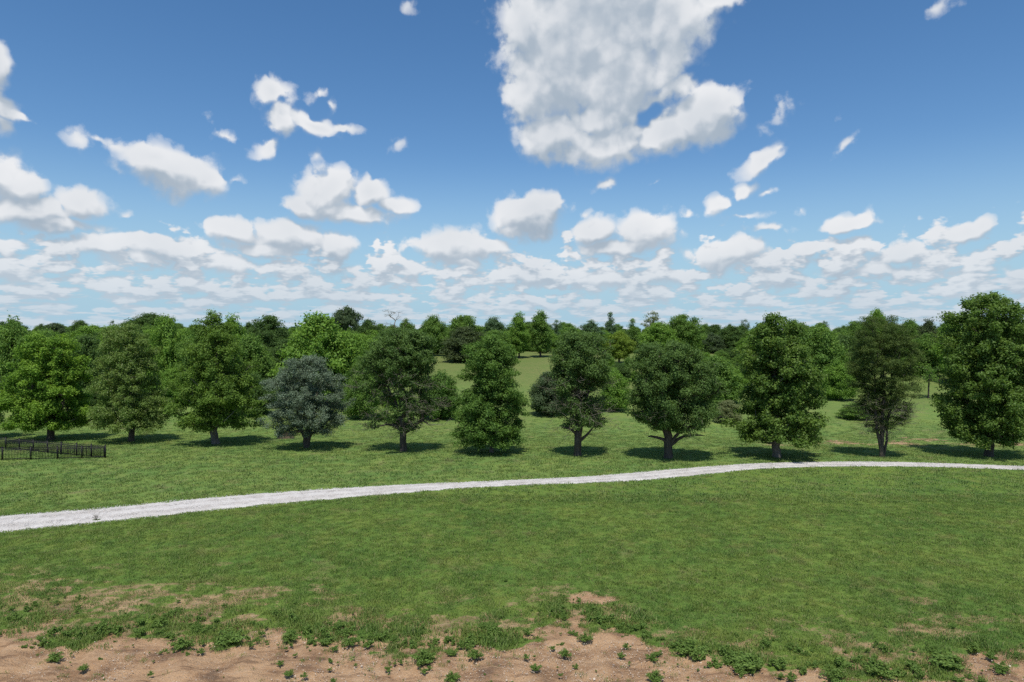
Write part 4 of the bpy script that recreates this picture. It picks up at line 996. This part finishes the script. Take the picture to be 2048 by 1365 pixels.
WP = [weed_mesh('weed', 800 + i, 16, .34, .30) for i in range(3)]
WEEDS = [  # x, y of the foot, width px, label
    (364, 1297, 62, 'bushy weed on the bare soil left of centre, alone below the grass edge'),
    (470, 1280, 90, 'wide clump of leafy weeds at the soil edge right of the lone bushy weed'),
    (580, 1280, 48, 'low weed at the tip of the grass edge above the brown soil'),
    (110, 1322, 44, 'small weed on the soil near the lower left corner'),
    (170, 1340, 30, 'tiny weed beside a pale stone in the lower left soil'),
    (395, 1262, 36, 'small weed just above the lone bushy weed'),
    (560, 1330, 22, 'very small weed in the middle of the left bare soil'),
    (580, 1352, 30, 'small weed at the bottom edge in the left bare soil'),
    (700, 1290, 40, 'weed at the left end of the dark soil streak'),
    (848, 1325, 66, 'spreading weed on the soil below the grass edge near the centre'),
    (906, 1312, 34, 'upright weed left of a pair near the bottom centre'),
    (950, 1315, 42, 'upright weed right of a pair near the bottom centre'),
    (905, 1362, 44, 'bright weed cut by the bottom edge near the centre'),
    (1072, 1342, 34, 'round little weed on the bare soil right of centre'),
    (1131, 1312, 34, 'upright weed in the middle of the bare soil tongue'),
    (1171, 1282, 40, 'weed on the bare soil tongue below the pale patch'),
    (1242, 1316, 26, 'small weed on the right side of the bare soil tongue'),
    (1305, 1320, 34, 'weed at the right edge of the bare soil tongue'),
    (1380, 1305, 90, 'dense weed patch joined to the grass right of the bare soil tongue'),
    (1480, 1335, 110, 'broad bright weed patch at the soil edge right of centre'),
    (1670, 1362, 70, 'weed patch cut by the bottom edge right of the broad patch'),
    (1760, 1350, 80, 'leafy weed clump at the bottom, left of the lower right soil'),
    (1880, 1330, 110, 'wide leafy weed patch beside the lower right bare soil'),
    (2002, 1346, 44, 'weed standing on the lower right bare soil'),
    (1310, 1362, 50, 'weed cut by the bottom edge under the bare soil tongue'),
]
for i, (x, y, w, lb) in enumerate(WEEDS):
    p = hit(x, y); s = w * p[1] / F_PX / .80; sm, lm = WP[i % 3]
    root = obj('weed', None, loc=p, label=lb, cat='weed', group='weeds on the bare soil'); root.rotation_euler = (0, 0, i * 1.9); root.scale = (s, s, min(s, 1.25) * .95)
    obj('stem', sm, root); obj('leaves', lm, root)
# dry stalk at the near edge of the drive
def build_stalk():
    rg = np.random.default_rng(3); p = hit(193, 1042); segs = []
    for i in range(9):
        a = rg.uniform(0, 6.283); r = rg.uniform(.05, .28); h = rg.uniform(.2, .5); u = np.linspace(0, 1, 5)[:, None]
        segs.append((np.array((math.cos(a) * r, math.sin(a) * r, 0)) * u ** 1.4 + np.array((0, 0, h)) * u, np.linspace(.012, .006, 5)))
        for k in range(3):
            b = segs[-1][0][rng.integers(2, 5)] if False else segs[i * 4][0][2 + k % 3]; d = unit(rg.normal(size=3) + (0, 0, 1)) * .16; segs.append((b + d * np.linspace(0, 1, 3)[:, None], np.linspace(.007, .003, 3)))
    root = obj('dry_stalk', None, loc=p, label='dry branching weed stalk at the near edge of the gravel drive', cat='weed')
    V, F = tubes(segs, 3); obj('stem', fast_mesh('stem', V, F, 4, [M_TWIG]), root)
    sm, lm = WP[1]; o = obj('leaves', lm, root); o.scale = (.7, .7, .35)
build_stalk()

def build_small():
    rg = np.random.default_rng(55)
    # seedlings and tufts on the soil
    small = [source('seedling_shape', weed_mesh('seedling', 820 + i, 7, .16, .14, 16, .05, .026)[1]) for i in range(3)]
    p = frustum_points(rg, 16, 32, lambda y: 6.5); B = bare(p[:, 0], p[:, 1]); clus = fbm(p[:, 0] / .9, p[:, 1] / .9, 91, 3)
    e = np.interp(p[:, 0], _se[:, 0], _se[:, 1])
    near_edge = np.exp(-((p[:, 1] - e) / 1.6) ** 2)
    keep = rg.uniform(0, 1, len(p)) < np.clip(near_edge * 1.1 * sstep(.38, .62, clus) + B * .20 * sstep(.35, .6, clus) + .015, 0, 1); p = p[keep]; ne = near_edge[keep]
    s = (.35 + 1.1 * rg.uniform(0, 1, len(p)) ** 2) * (.6 + .9 * ne)
    scatter('seedlings', 'small leafy weeds scattered over the soil edge', 'weeds', np.c_[p, ground_z(p[:, 0], p[:, 1])], rg.uniform(0, 6.28, len(p)), s, small, None, 3)
    # pebbles
    M = mat_plain('pale_stone', (.56, .47, .37), .9, .3, 3); M2 = mat_plain('grey_stone', (.38, .31, .25), .9, .3, 3)
    def peb(seed, m):
        r2 = np.random.default_rng(seed); V = unit(np.array([(x, y, z) for x in (-1, 0, 1) for y in (-1, 0, 1) for z in (-1, 0, 1) if (x, y, z) != (0, 0, 0)], float)) * r2.uniform(.7, 1.2, (26, 1)) * (1, .8, .55)
        me = bpy.data.meshes.new('pebble'); import bmesh; bm = bmesh.new(); [bm.verts.new(v) for v in V]; bmesh.ops.convex_hull(bm, input=bm.verts); bm.to_mesh(me); bm.free(); me.materials.append(m); return source('pebble_shape', me)
    srcs = [peb(1, M), peb(2, M), peb(3, M2)]
    p = frustum_points(rg, 16, 30, lambda y: 90); B = bare(p[:, 0], p[:, 1]); cl = fbm(p[:, 0] / 1.3, p[:, 1] / 1.3, 95, 3)
    p = p[rg.uniform(0, 1, len(p)) < sstep(.45, .9, B) * (.15 + .85 * sstep(.4, .6, cl))]
    s = .008 + .018 * rg.uniform(0, 1, len(p)) ** 3.2 + .03 * (rg.uniform(0, 1, len(p)) > .997)
    scatter('pebbles', 'pale pebbles strewn over the bare soil', 'pebbles', np.c_[p, ground_z(p[:, 0], p[:, 1]) - .01], rg.uniform(0, 6.28, len(p)), s, srcs, None, 4)
    # loose gravel on the drive
    srcs = [peb(11, mat_plain('white_stone', (.58, .55, .515), .9, .25, 3)), peb(12, mat_plain('light_grey_stone', (.42, .40, .38), .9, .25, 3))]
    i = rg.integers(0, NP, 26000); f = rg.uniform(-.05, 1.05, len(i)); q = path_lo[i] * (1 - f)[:, None] + path_up[i] * f[:, None] + rg.normal(0, .08, (len(i), 2))
    s = rg.uniform(.018, .042, len(i)); scatter('loose_gravel', 'loose white stones on the drive', 'gravel', np.c_[q, ground_z(q[:, 0], q[:, 1]) + .045 * (1 - np.abs(2 * f - 1) ** 4).clip(0) + .01], rg.uniform(0, 6.28, len(i)), s, srcs, None, 5)
build_small()
